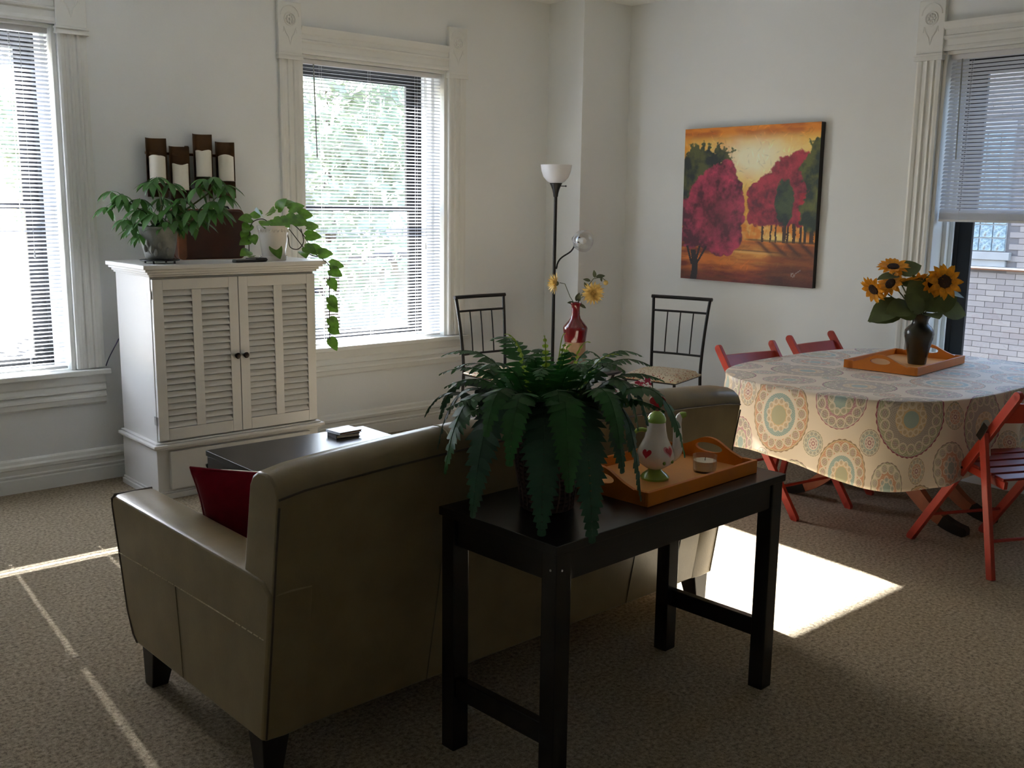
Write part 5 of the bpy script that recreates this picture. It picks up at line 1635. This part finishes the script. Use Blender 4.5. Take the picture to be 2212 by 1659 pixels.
def cloth_material():
    t = NT('medallion_cotton')
    uv = t.node('ShaderNodeUVMap')
    uv.uv_map = 'cloth'
    sep = t.node('ShaderNodeSeparateXYZ')
    t.nt.links.new(uv.outputs[0], sep.inputs[0])
    U0, V0 = sep.outputs[0], sep.outputs[1]
    wob = t.node('ShaderNodeTexNoise')
    t.set(wob.inputs['Vector'], uv.outputs[0])
    wob.inputs['Scale'].default_value = 0.9
    wob.inputs['Detail'].default_value = 0
    ws = t.node('ShaderNodeSeparateColor')
    t.nt.links.new(wob.outputs['Color'], ws.inputs[0])
    ca, sa = math.cos(R(23)), math.sin(R(23))
    x = t.m('ADD', t.m('SUBTRACT', t.m('MULTIPLY', U0, ca), t.m('MULTIPLY', V0, sa)), t.m('MULTIPLY', ws.outputs[0], 0.16))
    y = t.m('ADD', t.m('ADD', t.m('MULTIPLY', U0, sa), t.m('MULTIPLY', V0, ca)), t.m('MULTIPLY', ws.outputs[1], 0.16))
    L = 0.47
    base = srgb(232, 216, 194)
    colr = base
    # palettes: list of ring stops; colours of ink on cream
    wine, gold, teal, sage, rust, mauve, cream = srgb(150, 62, 82), srgb(214, 182, 128), srgb(146, 172, 166), srgb(172, 170, 132), srgb(206, 146, 108), srgb(186, 132, 140), srgb(228, 214, 194)
    grey = srgb(170, 156, 144)
    bigA = [(0, teal), (0.20, teal), (0.22, gold), (0.42, gold), (0.45, grey), (0.72, mauve), (0.80, sage), (0.93, grey), (0.95, wine)]
    bigB = [(0, sage), (0.25, gold), (0.40, teal), (0.52, teal), (0.55, cream), (0.64, rust), (0.85, rust), (0.92, gold), (0.95, rust)]
    midA = [(0, teal), (0.28, sage), (0.45, sage), (0.50, mauve), (0.75, wine), (0.80, grey), (0.93, cream), (0.95, mauve)]
    midB = [(0, teal), (0.36, teal), (0.40, rust), (0.62, mauve), (0.68, cream), (0.90, sage), (0.95, mauve)]
    smA = [(0, cream), (0.10, wine), (0.18, cream), (0.22, rust), (0.50, rust), (0.55, cream), (0.85, gold), (0.92, sage)]
    smB = [(0, cream), (0.10, wine), (0.18, cream), (0.24, mauve), (0.42, cream), (0.50, teal), (0.85, cream), (0.92, sage)]
    lat = [(0.5, 0.5, 0.172, 16, bigA, bigB, 12.4), (0.0, 0.0, 0.122, 12, midA, midB, 21.7), (0.5, 0.0, 0.060, 12, smA, smB, 1.3), (0.0, 0.5, 0.060, 12, smB, smA, 5.9)]
    for ox, oy, rad, pet, pa, pb, seed in lat:
        gx = t.m('ADD', t.m('DIVIDE', x, L), -ox + 0.5)
        gy = t.m('ADD', t.m('DIVIDE', y, L), -oy + 0.5)
        fx = t.m('MULTIPLY', t.m('SUBTRACT', t.m('FRACT', gx), 0.5), L)
        fy = t.m('MULTIPLY', t.m('SUBTRACT', t.m('FRACT', gy), 0.5), L)
        r = t.m('DIVIDE', t.m('SQRT', t.m('ADD', t.m('MULTIPLY', fx, fx), t.m('MULTIPLY', fy, fy))), rad)
        th = t.m('ARCTAN2', fy, fx)
        cv = t.node('ShaderNodeCombineXYZ')
        t.set(cv.inputs[0], t.m('FLOOR', gx))
        t.set(cv.inputs[1], t.m('FLOOR', gy))
        cv.inputs[2].default_value = seed
        wn = t.node('ShaderNodeTexWhiteNoise')
        t.nt.links.new(cv.outputs[0], wn.inputs['Vector'])
        pick = t.m('GREATER_THAN', wn.outputs[0], 0.5)
        ca_, cb_ = t.ramp(r, pa, 'CONSTANT'), t.ramp(r, pb, 'CONSTANT')
        c = t.mix(pick, ca_, cb_)
        # two wreaths of round petals with pale outlines
        for r0, np_, fill, fa in ((0.76, pet, sage, 0.75), (0.36, pet - 4, cream, 0.45)):
            ph = t.m('SUBTRACT', t.m('FRACT', t.m('MULTIPLY', th, np_ / (2 * PI))), 0.5)
            dx = t.m('MULTIPLY', t.m('MULTIPLY', ph, 2 * PI / np_), r)
            dy = t.m('SUBTRACT', r, r0)
            dp = t.m('DIVIDE', t.m('SQRT', t.m('ADD', t.m('MULTIPLY', dx, dx), t.m('MULTIPLY', dy, dy))), PI / np_ * r0 * 0.98)
            c = t.mix(t.m('MULTIPLY', t.m('LESS_THAN', dp, 1.0), fa), c, t.mix(t.m('LESS_THAN', dp, 0.55), fill, grey))
            ln = t.m('LESS_THAN', t.m('ABSOLUTE', t.m('SUBTRACT', dp, 0.88)), 0.13)
            c = t.mix(t.m('MULTIPLY', ln, 0.8), c, cream)
        lace = t.m('MULTIPLY', t.m('SINE', t.m('MULTIPLY', r, rad * 560)), t.m('SINE', t.m('MULTIPLY', th, pet * 3)))
        c = t.mix(t.m('MULTIPLY', t.m('GREATER_THAN', lace, 0.12), 0.42), c, cream)
        edge = t.m('LESS_THAN', t.m('ABSOLUTE', t.m('SUBTRACT', r, 0.975)), 0.022)
        c = t.mix(t.m('MULTIPLY', edge, 0.55), c, t.mix(pick, wine, srgb(110, 118, 92)))
        inside = t.m('LESS_THAN', r, t.m('ADD', 0.985, t.m('MULTIPLY', t.m('SINE', t.m('MULTIPLY', th, pet * 2)), 0.012)))
        colr = t.mix(inside, colr, c)
    t.set(t.bsdf.inputs['Base Color'], colr)
    t.bsdf.inputs['Roughness'].default_value = 0.5
    t.bsdf.inputs['Specular IOR Level'].default_value = 0.5
    t.bsdf.inputs['Sheen Weight'].default_value = 0.3
    t.bump(t.noise(uv.outputs[0], 260, 2), 0.15, 0.003)
    tr = t.node('ShaderNodeBsdfTranslucent')
    t.set(tr.inputs[0], colr)
    mx = t.node('ShaderNodeMixShader')
    mx.inputs[0].default_value = 0.12
    t.nt.links.new(t.bsdf.outputs[0], mx.inputs[1])
    t.nt.links.new(tr.outputs[0], mx.inputs[2])
    t.nt.links.new(mx.outputs[0], t.out.inputs[0])
    return t.mat


def tablecloth():
    NTH, NR, NS = 220, 10, 26
    vs, uvs = [], []
    ztop = 0.7355
    vs.append((TC[0], TC[1], ztop))
    uvs.append((TC[0], TC[1]))
    ths = [2 * PI * k / NTH for k in range(NTH)]
    # reparametrise the outline by arc length
    dense = [sup(2 * PI * k / 4000) for k in range(4001)]
    acc = [0]
    for k in range(4000):
        acc.append(acc[-1] + math.hypot(dense[k + 1][0] - dense[k][0], dense[k + 1][1] - dense[k][1]))
    tot = acc[-1]
    out = []
    j = 0
    for k in range(NTH):
        s = tot * k / NTH
        while acc[j + 1] < s:
            j += 1
        f = (s - acc[j]) / max(1e-9, acc[j + 1] - acc[j])
        out.append((dense[j][0] + f * (dense[j + 1][0] - dense[j][0]), dense[j][1] + f * (dense[j + 1][1] - dense[j][1])))
    nrm = []
    for k in range(NTH):
        a, b = out[k - 3], out[(k + 3) % NTH]
        d = Vector((b[1] - a[1], a[0] - b[0]))
        nrm.append(d.normalized())
    for i in range(1, NR + 1):
        f = i / NR
        for k in range(NTH):
            vs.append((TC[0] + out[k][0] * f, TC[1] + out[k][1] * f, ztop))
            uvs.append((TC[0] + out[k][0] * f, TC[1] + out[k][1] * f))
    rr = random.Random(4)
    ph = [rr.uniform(0, 6.28) for _ in range(6)]
    for i in range(1, NS + 1):
        for k in range(NTH):
            s = tot * k / NTH
            ang = math.atan2(out[k][1], out[k][0])
            dang = (ang - math.atan2(-0.46, -0.82) + PI) % (2 * PI) - PI
            D = 0.318 + 0.085 * math.exp(-(dang / 0.45) ** 2) + 0.012 * math.sin(ang * 3 + 1)
            dang2 = (ang - math.atan2(0.55, -0.65) + PI) % (2 * PI) - PI
            D += 0.03 * math.exp(-(dang2 / 0.3) ** 2)
            f = i / NS
            dd = D * f
            w = 0.5 * math.sin(s * 15.0 + ph[0]) + 0.35 * math.sin(s * 23.5 + ph[1]) + 0.3 * math.sin(s * 8.3 + ph[2])
            # deep fold at the near right, as cloth gathers round the rounded end
            fold = 0.9 * math.exp(-((dang - 0.62) / 0.055) ** 2) - 0.8 * math.exp(-((dang - 0.78) / 0.06) ** 2) + 0.7 * math.exp(-((dang - 0.98) / 0.07) ** 2) + 0.8 * math.exp(-((dang - 0.30) / 0.05) ** 2) * 0.7
            amp = (0.011 + 0.013 * min(1, max(0, (out[k][0] + TA * 0.8) / (TA * 0.4)))) * f ** 1.2
            o_ = 0.008 * min(1, f * 6) + 0.010 * f + amp * (w + fold * 1.5)
            zz = ztop - dd + 0.010 * (1 - min(1, f * 6)) * 0 - 0.003
            if i == 1:
                o_, zz = 0.007, ztop - 0.004
            vs.append((TC[0] + out[k][0] + nrm[k].x * o_, TC[1] + out[k][1] + nrm[k].y * o_, zz))
            uvs.append((TC[0] + out[k][0] + nrm[k].x * dd, TC[1] + out[k][1] + nrm[k].y * dd))
    fs = [(0, 1 + k, 1 + (k + 1) % NTH) for k in range(NTH)]
    for i in range(NR + NS - 1):
        for k in range(NTH):
            a, b = 1 + i * NTH + k, 1 + i * NTH + (k + 1) % NTH
            fs.append((a, a + NTH, b + NTH, b))
    me = bpy.data.meshes.new('tablecloth')
    me.from_pydata(vs, [], fs)
    ul = me.uv_layers.new(name='cloth')
    flat = []
    for p in me.polygons:
        for li in p.loop_indices:
            flat += list(uvs[me.loops[li].vertex_index])
    ul.data.foreach_set('uv', flat)
    me.materials.append(cloth_material())
    me.shade_smooth()
    o = obj('tablecloth', me, None)
    tag(o, 'cream cotton tablecloth printed with coloured medallions over the dining table', 'tablecloth')
    s = o.modifiers.new('thickness', 'SOLIDIFY')
    s.thickness = 0.0012
    s.offset = -1
tablecloth()


# ------------------------------------------------------------------ red folding chairs (local: x forward, y left)
def folding_chair(label, loc, rz):
    t = thing('folding_chair', label, 'chair', loc, rz, 'red folding chairs at the dining table')
    hw = 0.205
    for s in (-1, 1):
        y = s * hw
        m = MB()
        p, q = Vector((-0.030, y, 0.800)), Vector((0.560, y, 0.010))
        d = (q - p).normalized()
        m.bar(p, q, 0.022, 0.040, (d.z, 0, -d.x))
        for e in (p, q):   # rounded ends
            m.add([(x, y + yy, z) for yy in (-0.011, 0.011) for x, z in [(e.x + 0.020 * math.cos(a), e.z + 0.020 * math.sin(a)) for a in [2 * PI * i / 14 for i in range(14)]]],
                  [tuple(range(13, -1, -1)), tuple(range(14, 28))] + [(i, (i + 1) % 14, 14 + (i + 1) % 14, 14 + i) for i in range(14)])
        lr = obj('front_leg', m, M_redwood, t, bevel=0.002)
        yi = s * (hw + 0.024)
        p, q = Vector((0.120, yi, 0.615)), Vector((-0.006, yi, 0.0))
        d = (q - p).normalized()
        obj('rear_leg', MB().bar(p, q, 0.022, 0.036, (d.z, 0, -d.x)), M_redwood, t, bevel=0.003)
        obj('hinge_plate', MB().bar((0.095, yi + s * 0.0125, 0.655), (0.135, yi + s * 0.0125, 0.590), 0.003, 0.034, (0.8, 0, 0.6)), M_toe, t, bevel=0.002)
        ys = s * (hw - 0.024)
        obj('seat_rail', MB().bar((0.015, ys, 0.405), (0.455, ys, 0.452), 0.020, 0.034), M_redwood, t, bevel=0.003)
        obj('bolt', MB().lathe([(0.001, 0), (0.006, 0), (0.005, 0.003), (0.001, 0.0035)], n=10, mtx=Matrix.Translation((0.246, s * (hw + 0.011), 0.430)) @ Matrix.Rotation(R(-90 * s), 4, 'X')), M_toe, lr)
    for k in range(6):
        x = 0.050 + 0.074 * k
        z = 0.428 + 0.107 * (x - 0.015)
        obj('seat_slat', MB().bar((x, -hw + 0.014, z), (x, hw - 0.014, z), 0.056, 0.012, (-0.107, 0, 1)), M_darkred, t, bevel=0.003)
    # curved back board between the long rails
    rings = []
    for k in range(13):
        u = -1 + 2 * k / 12
        x = -0.006 - 0.026 * (1 - u * u)
        y = u * (hw - 0.008)
        dz = 0.004 * (1 - u * u)
        rings.append([(x - 0.006, y, 0.765 - dz), (x + 0.008, y, 0.765 - dz), (x + 0.060, y, 0.672), (x + 0.046, y, 0.672)])
    obj('back_board', MB().loft(rings), M_redwood, t, smooth=True, angle=40)
    obj('stretcher_rod', MB().tube([(0.030, -hw - 0.02, 0.16), (0.030, hw + 0.02, 0.16)], 0.008, 8), M_redwood, t, smooth=True)
    obj('stretcher_rod', MB().tube([(0.455, -hw, 0.15), (0.455, hw, 0.15)], 0.008, 8), M_redwood, t, smooth=True)
    obj('stretcher_rod', MB().tube([(0.246, -hw, 0.430), (0.246, hw, 0.430)], 0.006, 8), M_toe, t, smooth=True)
    return t
folding_chair('red wooden folding chair nearest the viewer at the right edge', (4.454, 1.648, 0), R(64.4))
folding_chair('red folding chair behind the table closest to the sofa', (4.592, 3.278, 0), R(-98))
folding_chair('red folding chair behind the table closest to the right wall', (5.275, 3.310, 0), R(-92.6))


# ------------------------------------------------------------------ urn vase with sunflowers
UB = Vector((5.08, 2.572, 0.7505))
t = thing('urn_vase', 'dark olive urn vase holding sunflowers on the dining table tray', 'vase', UB)
obj('body', MB().lathe([(0.001, 0), (0.044, 0), (0.046, 0.004), (0.052, 0.050), (0.062, 0.100), (0.072, 0.140), (0.0755, 0.160), (0.072, 0.178), (0.058, 0.196), (0.044, 0.208), (0.039, 0.220), (0.042, 0.236), (0.052, 0.252), (0.060, 0.262), (0.060, 0.267), (0.054, 0.266), (0.036, 0.238), (0.034, 0.215), (0.001, 0.20)], n=44), M_urn, t, smooth=True)


def sunflower(label, head, hd, size, leaves=(), closed=0.0):
    mouth = UB + Vector((0, 0, 0.245))
    head = Vector(head)
    hd = Vector(hd).normalized()
    st = mouth + Vector(((head.x - mouth.x) * .12, (head.y - mouth.y) * .12, 0))
    t = thing('sunflower', label, 'flower', st, group='sunflowers in the olive urn')
    back = head - hd * 0.02
    size *= 1.28
    mid = st.lerp(back, 0.55) + Vector((0, 0, 0.025))
    obj('stem', MB().tube(bez(st, mid, back, 10), 0.0035, 7), M_stem, t, world=True, smooth=True)
    fm = frame(head, hd) @ Matrix.Rotation(R(90), 4, 'Y')
    obj('disc', MB().lathe([(0.001, -0.008), (size * 0.36, -0.006), (size * 0.42, 0.000), (size * 0.36, 0.008), (size * 0.18, 0.010), (0.001, 0.008)], n=22, mtx=fm), M_disc, t, world=True, smooth=True)
    obj('calyx', MB().lathe([(0.001, -0.022), (0.006, -0.020), (size * 0.40, -0.006), (size * 0.46, 0.001), (size * 0.30, -0.001)], n=14, mtx=fm, caps=False), M_sleaf, t, world=True, smooth=True)
    rr = random.Random(int(abs(head.x * 1e4)))
    for ring, (n, sc_, el) in enumerate(((12, 1.0, 4), (10, 0.9, 20))):
        vs, fs = leaf_verts(size * 0.80 * sc_, size * 0.38, 0.2, 0.10, n=5)
        me = bpy.data.meshes.new('petal')
        me.from_pydata(vs, [], fs)
        me.materials.append(M_petal)
        me.shade_smooth()
        for k in range(n):
            a = 2 * PI * (k + 0.5 * ring) / n + rr.uniform(-.08, .08)
            e = R(el + closed) + rr.uniform(-.18, .18)
            dv = fm.to_3x3() @ Vector((math.cos(e) * math.cos(a), math.cos(e) * math.sin(a), math.sin(e)))
            rad = fm.to_3x3() @ Vector((math.cos(a), math.sin(a), 0))
            o = obj('petal', me, None, t)
            o.matrix_local = frame(head - st + rad * size * 0.34, dv, hd)
    for p, d, l, up in leaves:
        l *= 1.3
        vs, fs = leaf_verts(l, l * 0.72, 0.14, 0.22, n=6)
        obj('leaf', MB().add(vs, fs, frame(p, d, up)), M_sleaf, t, world=True, smooth=True, fix=False, angle=None)
CV = Vector((-.66, -.75, .1))   # towards the viewer
sunflower('sunflower at the top tilted upwards above the other blooms', (4.905, 2.651, 1.258), (-.35, -.2, .85), 0.058, [((4.93, 2.64, 1.225), (.75, -.65, .45), .105, (-.5, -.6, .6)), ((4.94, 2.62, 1.215), (-.8, .55, .02), .10, (-.2, -.2, 1))])
sunflower('sunflower at the far left drooping downwards', (4.836, 2.712, 1.142), (-.75, .20, -.45), 0.056, [((4.95, 2.61, 1.085), (-.8, .5, -.45), .15, (-.3, -.5, .8)), ((4.96, 2.60, 1.06), (-.72, .55, -.30), .15, (-.4, -.6, .6))])
sunflower('sunflower left of centre facing away to the left', (4.898, 2.655, 1.172), (-.7, .1, .35), 0.054, [((4.98, 2.57, 1.06), (-.9, .2, -.05), .13, (-.3, -.6, .7))])
sunflower('sunflower in the middle seen from its dark underside', (4.962, 2.600, 1.178), (.15, .35, .9), 0.056, [((4.99, 2.56, 1.08), (-.3, -.1, .8), .11, (-.6, -.7, .1)), ((5.03, 2.53, 1.08), (.1, -.3, .9), .13, (-.6, -.7, .1))])
sunflower('small sunflower at the back between the middle blooms', (5.010, 2.565, 1.190), (.4, .5, .75), 0.042, [((5.03, 2.54, 1.02), (-.2, .1, 1), .12, (-.6, -.7, .1)), ((5.02, 2.53, 1.03), (-.7, .2, .6), .11, (-.5, -.7, .3)), ((5.05, 2.53, 1.03), (.5, -.4, .8), .12, (-.6, -.7, .1)), ((5.00, 2.55, 1.02), (-.9, .4, .25), .12, (-.4, -.7, .5))])
sunflower('half closed sunflower left of the big open one', (5.008, 2.490, 1.178), (-.66, -.75, .05), 0.050, [((5.04, 2.51, 1.05), (.45, -.5, .40), .13, (-.6, -.7, .2)), ((5.03, 2.51, 1.02), (-.5, -.6, .1), .10, (-.4, -.3, .9))], closed=45)
sunflower('big fully open sunflower at the right facing the viewer', (5.030, 2.436, 1.192), (-.62, -.72, .22), 0.066, [((5.07, 2.48, 1.06), (.50, -.50, -.12), .125, (-.6, -.7, .5)), ((5.06, 2.44, 1.135), (.80, -.55, -.05), .085, (-.3, -.3, .9))])


# ------------------------------------------------------------------ outdoors: brick building across the alley
GZ = -3.3
tag(obj('ground', MB().bx(-30, 60, 6.4, 90, GZ - 0.1, GZ).bx(6.4, 60, -30, 6.4, GZ - 0.1, GZ), M_asphalt), 'sunlit asphalt yard outside the windows', kind='structure')


def brick_material():
    t = NT('pale_brick')
    oi = t.node('ShaderNodeObjectInfo')
    n = t.noise(t.coord('Object'), 18, 3)
    c = t.ramp(oi.outputs['Random'], [(0.0, srgb(122, 112, 108)), (0.5, srgb(131, 122, 117)), (1.0, srgb(138, 128, 121))])
    t.set(t.bsdf.inputs['Base Color'], t.mix(t.m('MULTIPLY', n, 0.3), c, srgb(114, 104, 103)))
    t.bsdf.inputs['Roughness'].default_value = 0.9
    return t.mat


def brickwall_material():
    t = NT('pale_brick_far')
    tc = t.coord('Object', rot=(0, 0, 0))
    sep = t.node('ShaderNodeSeparateXYZ')
    t.nt.links.new(tc, sep.inputs[0])
    cb = t.node('ShaderNodeCombineXYZ')
    t.set(cb.inputs[0], sep.outputs[1])
    t.set(cb.inputs[1], sep.outputs[2])
    br = t.node('ShaderNodeTexBrick')
    t.nt.links.new(cb.outputs[0], br.inputs[0])
    br.inputs['Color1'].default_value = srgb(122, 113, 109)
    br.inputs['Color2'].default_value = srgb(137, 127, 120)
    br.inputs['Mortar'].default_value = srgb(98, 92, 91)
    br.inputs['Scale'].default_value = 1.0
    br.inputs['Brick Width'].default_value = 0.213
    br.inputs['Row Height'].default_value = 0.0677
    br.inputs['Mortar Size'].default_value = 0.005
    t.set(t.bsdf.inputs['Base Color'], br.outputs[0])
    t.bsdf.inputs['Roughness'].default_value = 0.9
    return t.mat


def brick_building():
    BX = 12.0
    t = thing('brick_building', 'pale brick building with a glass block window across the alley', 'building', (BX, 5.0, GZ))
    K = dict(world=True)
    ya, yb, za, zb = 4.35, 5.95, -0.45, 2.75
    MBm = brickwall_material()
    m = MB()
    m.bx(BX, BX + 6, -14, ya, GZ, 3.55).bx(BX, BX + 6, yb, 9.5, GZ, 3.55).bx(BX, BX + 6, ya, yb, GZ, za).bx(BX, BX + 6, ya, yb, zb, 3.55)
    obj('wall', m, MBm, t, **K)
    obj('mortar_bed', MB().bx(BX + 0.008, BX + 6, ya, yb, za, zb), M_mortar, t, **K)
    me = bpy.data.meshes.new('brick')
    mm = MB().bx(-0.0, 0.03, -0.1035, 0.1035, -0.0308, 0.0308)
    me.from_pydata(mm.v, [], mm.f)
    me.materials.append(brick_material())
    wy0, wy1, wz0, wz1 = 5.13, 5.75, 0.885, 2.55
    rr = random.Random(2)
    row = 0
    z = za + 0.034
    cnt = 0
    while z < zb - 0.03 and cnt < 298:
        y = ya + 0.1065 + (0.1065 if row % 2 else 0)
        while y < yb - 0.10:
            if not (y + 0.10 > wy0 and y - 0.10 < wy1 and z + 0.03 > wz0 and z - 0.03 < wz1) and cnt < 298:
                obj('brick', me, None, t, loc=(BX - 0.004 + rr.uniform(-0.002, 0.002), y, z), **K)
                cnt += 1
            y += 0.213
        z += 0.0677
        row += 1
    # glass block window
    f = obj('glass_block_window', MB().bx(BX - 0.004, BX + 0.02, wy0, wy1, 1.08, wz1), M_stone, t, **K)
    gb = bpy.data.meshes.new('glass_block')
    mm = MB().bx(-0.014, 0.03, -0.070, 0.070, -0.070, 0.070)
    gb.from_pydata(mm.v, [], mm.f)
    tg = NT('wavy_glass_block')
    n = tg.noise(tg.coord('Object'), 22, 3)
    tg.set(tg.bsdf.inputs['Base Color'], tg.ramp(n, [(0.35, srgb(84, 106, 118)), (0.55, srgb(126, 144, 152)), (0.7, srgb(104, 98, 92))]))
    tg.bsdf.inputs['Roughness'].default_value = 0.15
    tg.bump(n, 0.6, 0.02)
    gb.materials.append(tg.mat)
    for i in range(4):
        for j in range(9):
            obj('glass_block', gb, None, f, loc=(BX - 0.004, wy0 + 0.078 + 0.153 * i, 1.158 + 0.153 * j), **K)
    obj('sill', MB().bx(BX - 0.06, BX + 0.1, wy0 - 0.07, wy1 + 0.07, 0.985, 1.075).bx(BX - 0.03, BX + 0.1, wy0 - 0.02, wy1 + 0.02, 0.905, 0.985), M_stone, t, bevel=0.006, **K)
    obj('flashing', MB().bx(BX - 0.09, BX + 0.05, ya - 2, yb + 1.5, 0.885, 0.902), M_flash, t, **K)
    obj('flashing_edge', MB().bx(BX - 0.07, BX + 0.05, ya - 2, yb + 1.5, 0.868, 0.885), M_rust, t, **K)
brick_building()


# ------------------------------------------------------------------ outdoors: parking lot, houses, trees, car beyond the left windows
for k, wd_ in enumerate(('leftmost', 'second from the left', 'third from the left', 'second from the right', 'rightmost')):
    o = obj('parking_line', MB().bx(-0.06, 0.06, -2.6, 2.6, 0, 0.012), M_line, loc=(8.6 + 2.7 * k, 16.5, GZ), rot=(0, 0, R(24)))
    tag(o, 'white painted parking stall line outside the window, %s of five' % wd_, 'parking line', 'painted parking lines')


def house(label, x, y, rz, w, d, h, rh, mw):
    t = thing('house', label, 'house', (x, y, GZ), rz)
    obj('wall', MB().bx(-w / 2, w / 2, -d / 2, d / 2, 0, h), mw, t)
    obj('gable', MB().prism([(-w / 2, h), (w / 2, h), (0, h + rh)], 1, -d / 2 + 0.02, d / 2 - 0.02), mw, t)
    for s in (-1, 1):
        m = MB()
        e = 0.5
        m.hex8([(s * (w / 2 + e), -d / 2 - e, h - e * rh / (w / 2)), (s * (w / 2 + e), d / 2 + e, h - e * rh / (w / 2)), (0, d / 2 + e, h + rh), (0, -d / 2 - e, h + rh),
                (s * (w / 2 + e), -d / 2 - e, h - e * rh / (w / 2) + 0.2), (s * (w / 2 + e), d / 2 + e, h - e * rh / (w / 2) + 0.2), (0, d / 2 + e, h + rh + 0.2), (0, -d / 2 - e, h + rh + 0.2)])
        obj('roof', m, M_roof, t)
    for wx in (-w / 4, w / 4):
        for wz in (1.2, h - 1.9):
            wo = obj('window', MB().bx(wx - 0.65, wx + 0.65, -d / 2 - 0.06, -d / 2 + 0.02, wz - 0.1, wz + 1.55), M_trim, t)
            obj('pane', MB().bx(wx - 0.55, wx + 0.55, -d / 2 - 0.08, -d / 2 - 0.05, wz, wz + 1.45), M_carglass, wo)
    obj('porch_roof', MB().bx(-w / 2, w / 2, -d / 2 - 2.2, -d / 2, 2.7, 2.95), M_roof, t)
    for px in (-w / 2 + 0.2, 0, w / 2 - 0.2):
        obj('porch_post', MB().bx(px - 0.1, px + 0.1, -d / 2 - 2.1, -d / 2 - 1.9, 0, 2.7), M_trim, t)
house('pale gabled house far behind the window next to the armoire', 24.5, 37.0, R(-30), 9, 9, 6.4, 3.6, M_extwall)
house('far house beyond the left edge window', 2.0, 38.0, R(-4), 10, 9, 5.6, 3.2, M_extwall)


def tree(label, x, y, h, r, seed, n=2600):
    t = thing('tree', label, 'tree', (x, y, GZ), group='trees beyond the parking lot')
    obj('trunk', MB().tube([(0, 0, 0), (0.1, 0, h * 0.35), (0.0, 0.1, h * 0.6), (0, 0, h * 0.85)], [0.28, 0.2, 0.14, 0.05], 8), M_bark, t, smooth=True)
    rr = random.Random(seed)
    m = MB()
    lobes = [(rr.uniform(-.55, .55) * r, rr.uniform(-.55, .55) * r, h * 0.62 + rr.uniform(-.5, .6) * r, r * rr.uniform(.45, .7)) for _ in range(9)]
    for k in range(n):
        lx, ly, lz, lr = rr.choice(lobes)
        a, b = rr.uniform(0, 2 * PI), math.acos(rr.uniform(-1, 1))
        q = lr * rr.uniform(.7, 1.05)
        c = Vector((lx + q * math.sin(b) * math.cos(a), ly + q * math.sin(b) * math.sin(a), lz + q * math.cos(b)))
        d = Vector((rr.uniform(-1, 1), rr.uniform(-1, 1), rr.uniform(-.8, .5))).normalized()
        s = d.orthogonal().normalized()
        ln, wd = rr.uniform(.30, .60), rr.uniform(.12, .22)
        m.add([c, c + d * ln * .5 + s * wd, c + d * ln, c + d * ln * .5 - s * wd], [(0, 1, 2, 3)])
    tag(obj('crown', m, M_treeleaf, t, fix=False), kind='stuff')
tree('broad green tree left of the gabled house', 16.2, 27.0, 9.5, 3.6, 5, 3600)
tree('tall green tree right of the gabled house', 33.5, 33.0, 10.5, 3.6, 21, 3000)
tree('rounded green tree behind the parked cars', 13.5, 45.0, 11.0, 4.2, 34, 3200)
tree('green tree rising far behind the gabled house', 37.0, 55.0, 12.0, 4.0, 8, 2200)
tree('green tree far beyond the left edge window', -1.5, 26.0, 8.5, 3.0, 13, 1800)


def car(label, x, y, rz, mp):
    t = thing('car', label, 'car', (x, y, GZ), rz, 'parked cars')
    prof = [(-2.1, 0.35), (-2.15, 0.75), (-2.0, 0.92), (-1.45, 0.98), (-0.95, 1.40), (0.55, 1.42), (1.15, 1.0), (1.95, 0.88), (2.12, 0.65), (2.1, 0.35)]
    obj('body', MB().prism(prof, 1, -0.85, 0.85), mp, t, bevel=0.06, seg=3, smooth=True)
    obj('windshield', MB().hex8([(0.62, -0.7, 1.36), (0.62, 0.7, 1.36), (1.12, 0.78, 1.03), (1.12, -0.78, 1.03), (0.66, -0.7, 1.40), (0.66, 0.7, 1.40), (1.16, 0.78, 1.06), (1.16, -0.78, 1.06)]), M_carglass, t)
    for s in (-1, 1):
        obj('side_window', MB().prism([(-1.25, 1.02), (-0.88, 1.34), (0.48, 1.36), (0.95, 1.04)], 1, s * 0.85, s * 0.862), M_carglass, t)
        for wx in (-1.3, 1.3):
            obj('wheel', MB().lathe([(0.001, -0.1), (0.30, -0.1), (0.33, -0.06), (0.33, 0.06), (0.30, 0.1), (0.001, 0.1)], n=20, mtx=Matrix.Translation((wx, s * 0.80, 0.33)) @ Matrix.Rotation(R(90), 4, 'X')), M_tyre, t, smooth=True)
car('silver car parked at the far side of the lot', 18.2, 25.0, R(20), M_car)
car('dark car parked left of the silver car', 12.6, 22.4, R(24), mat('dark_car_paint', (60, 66, 84), 0.25, coat=0.6))
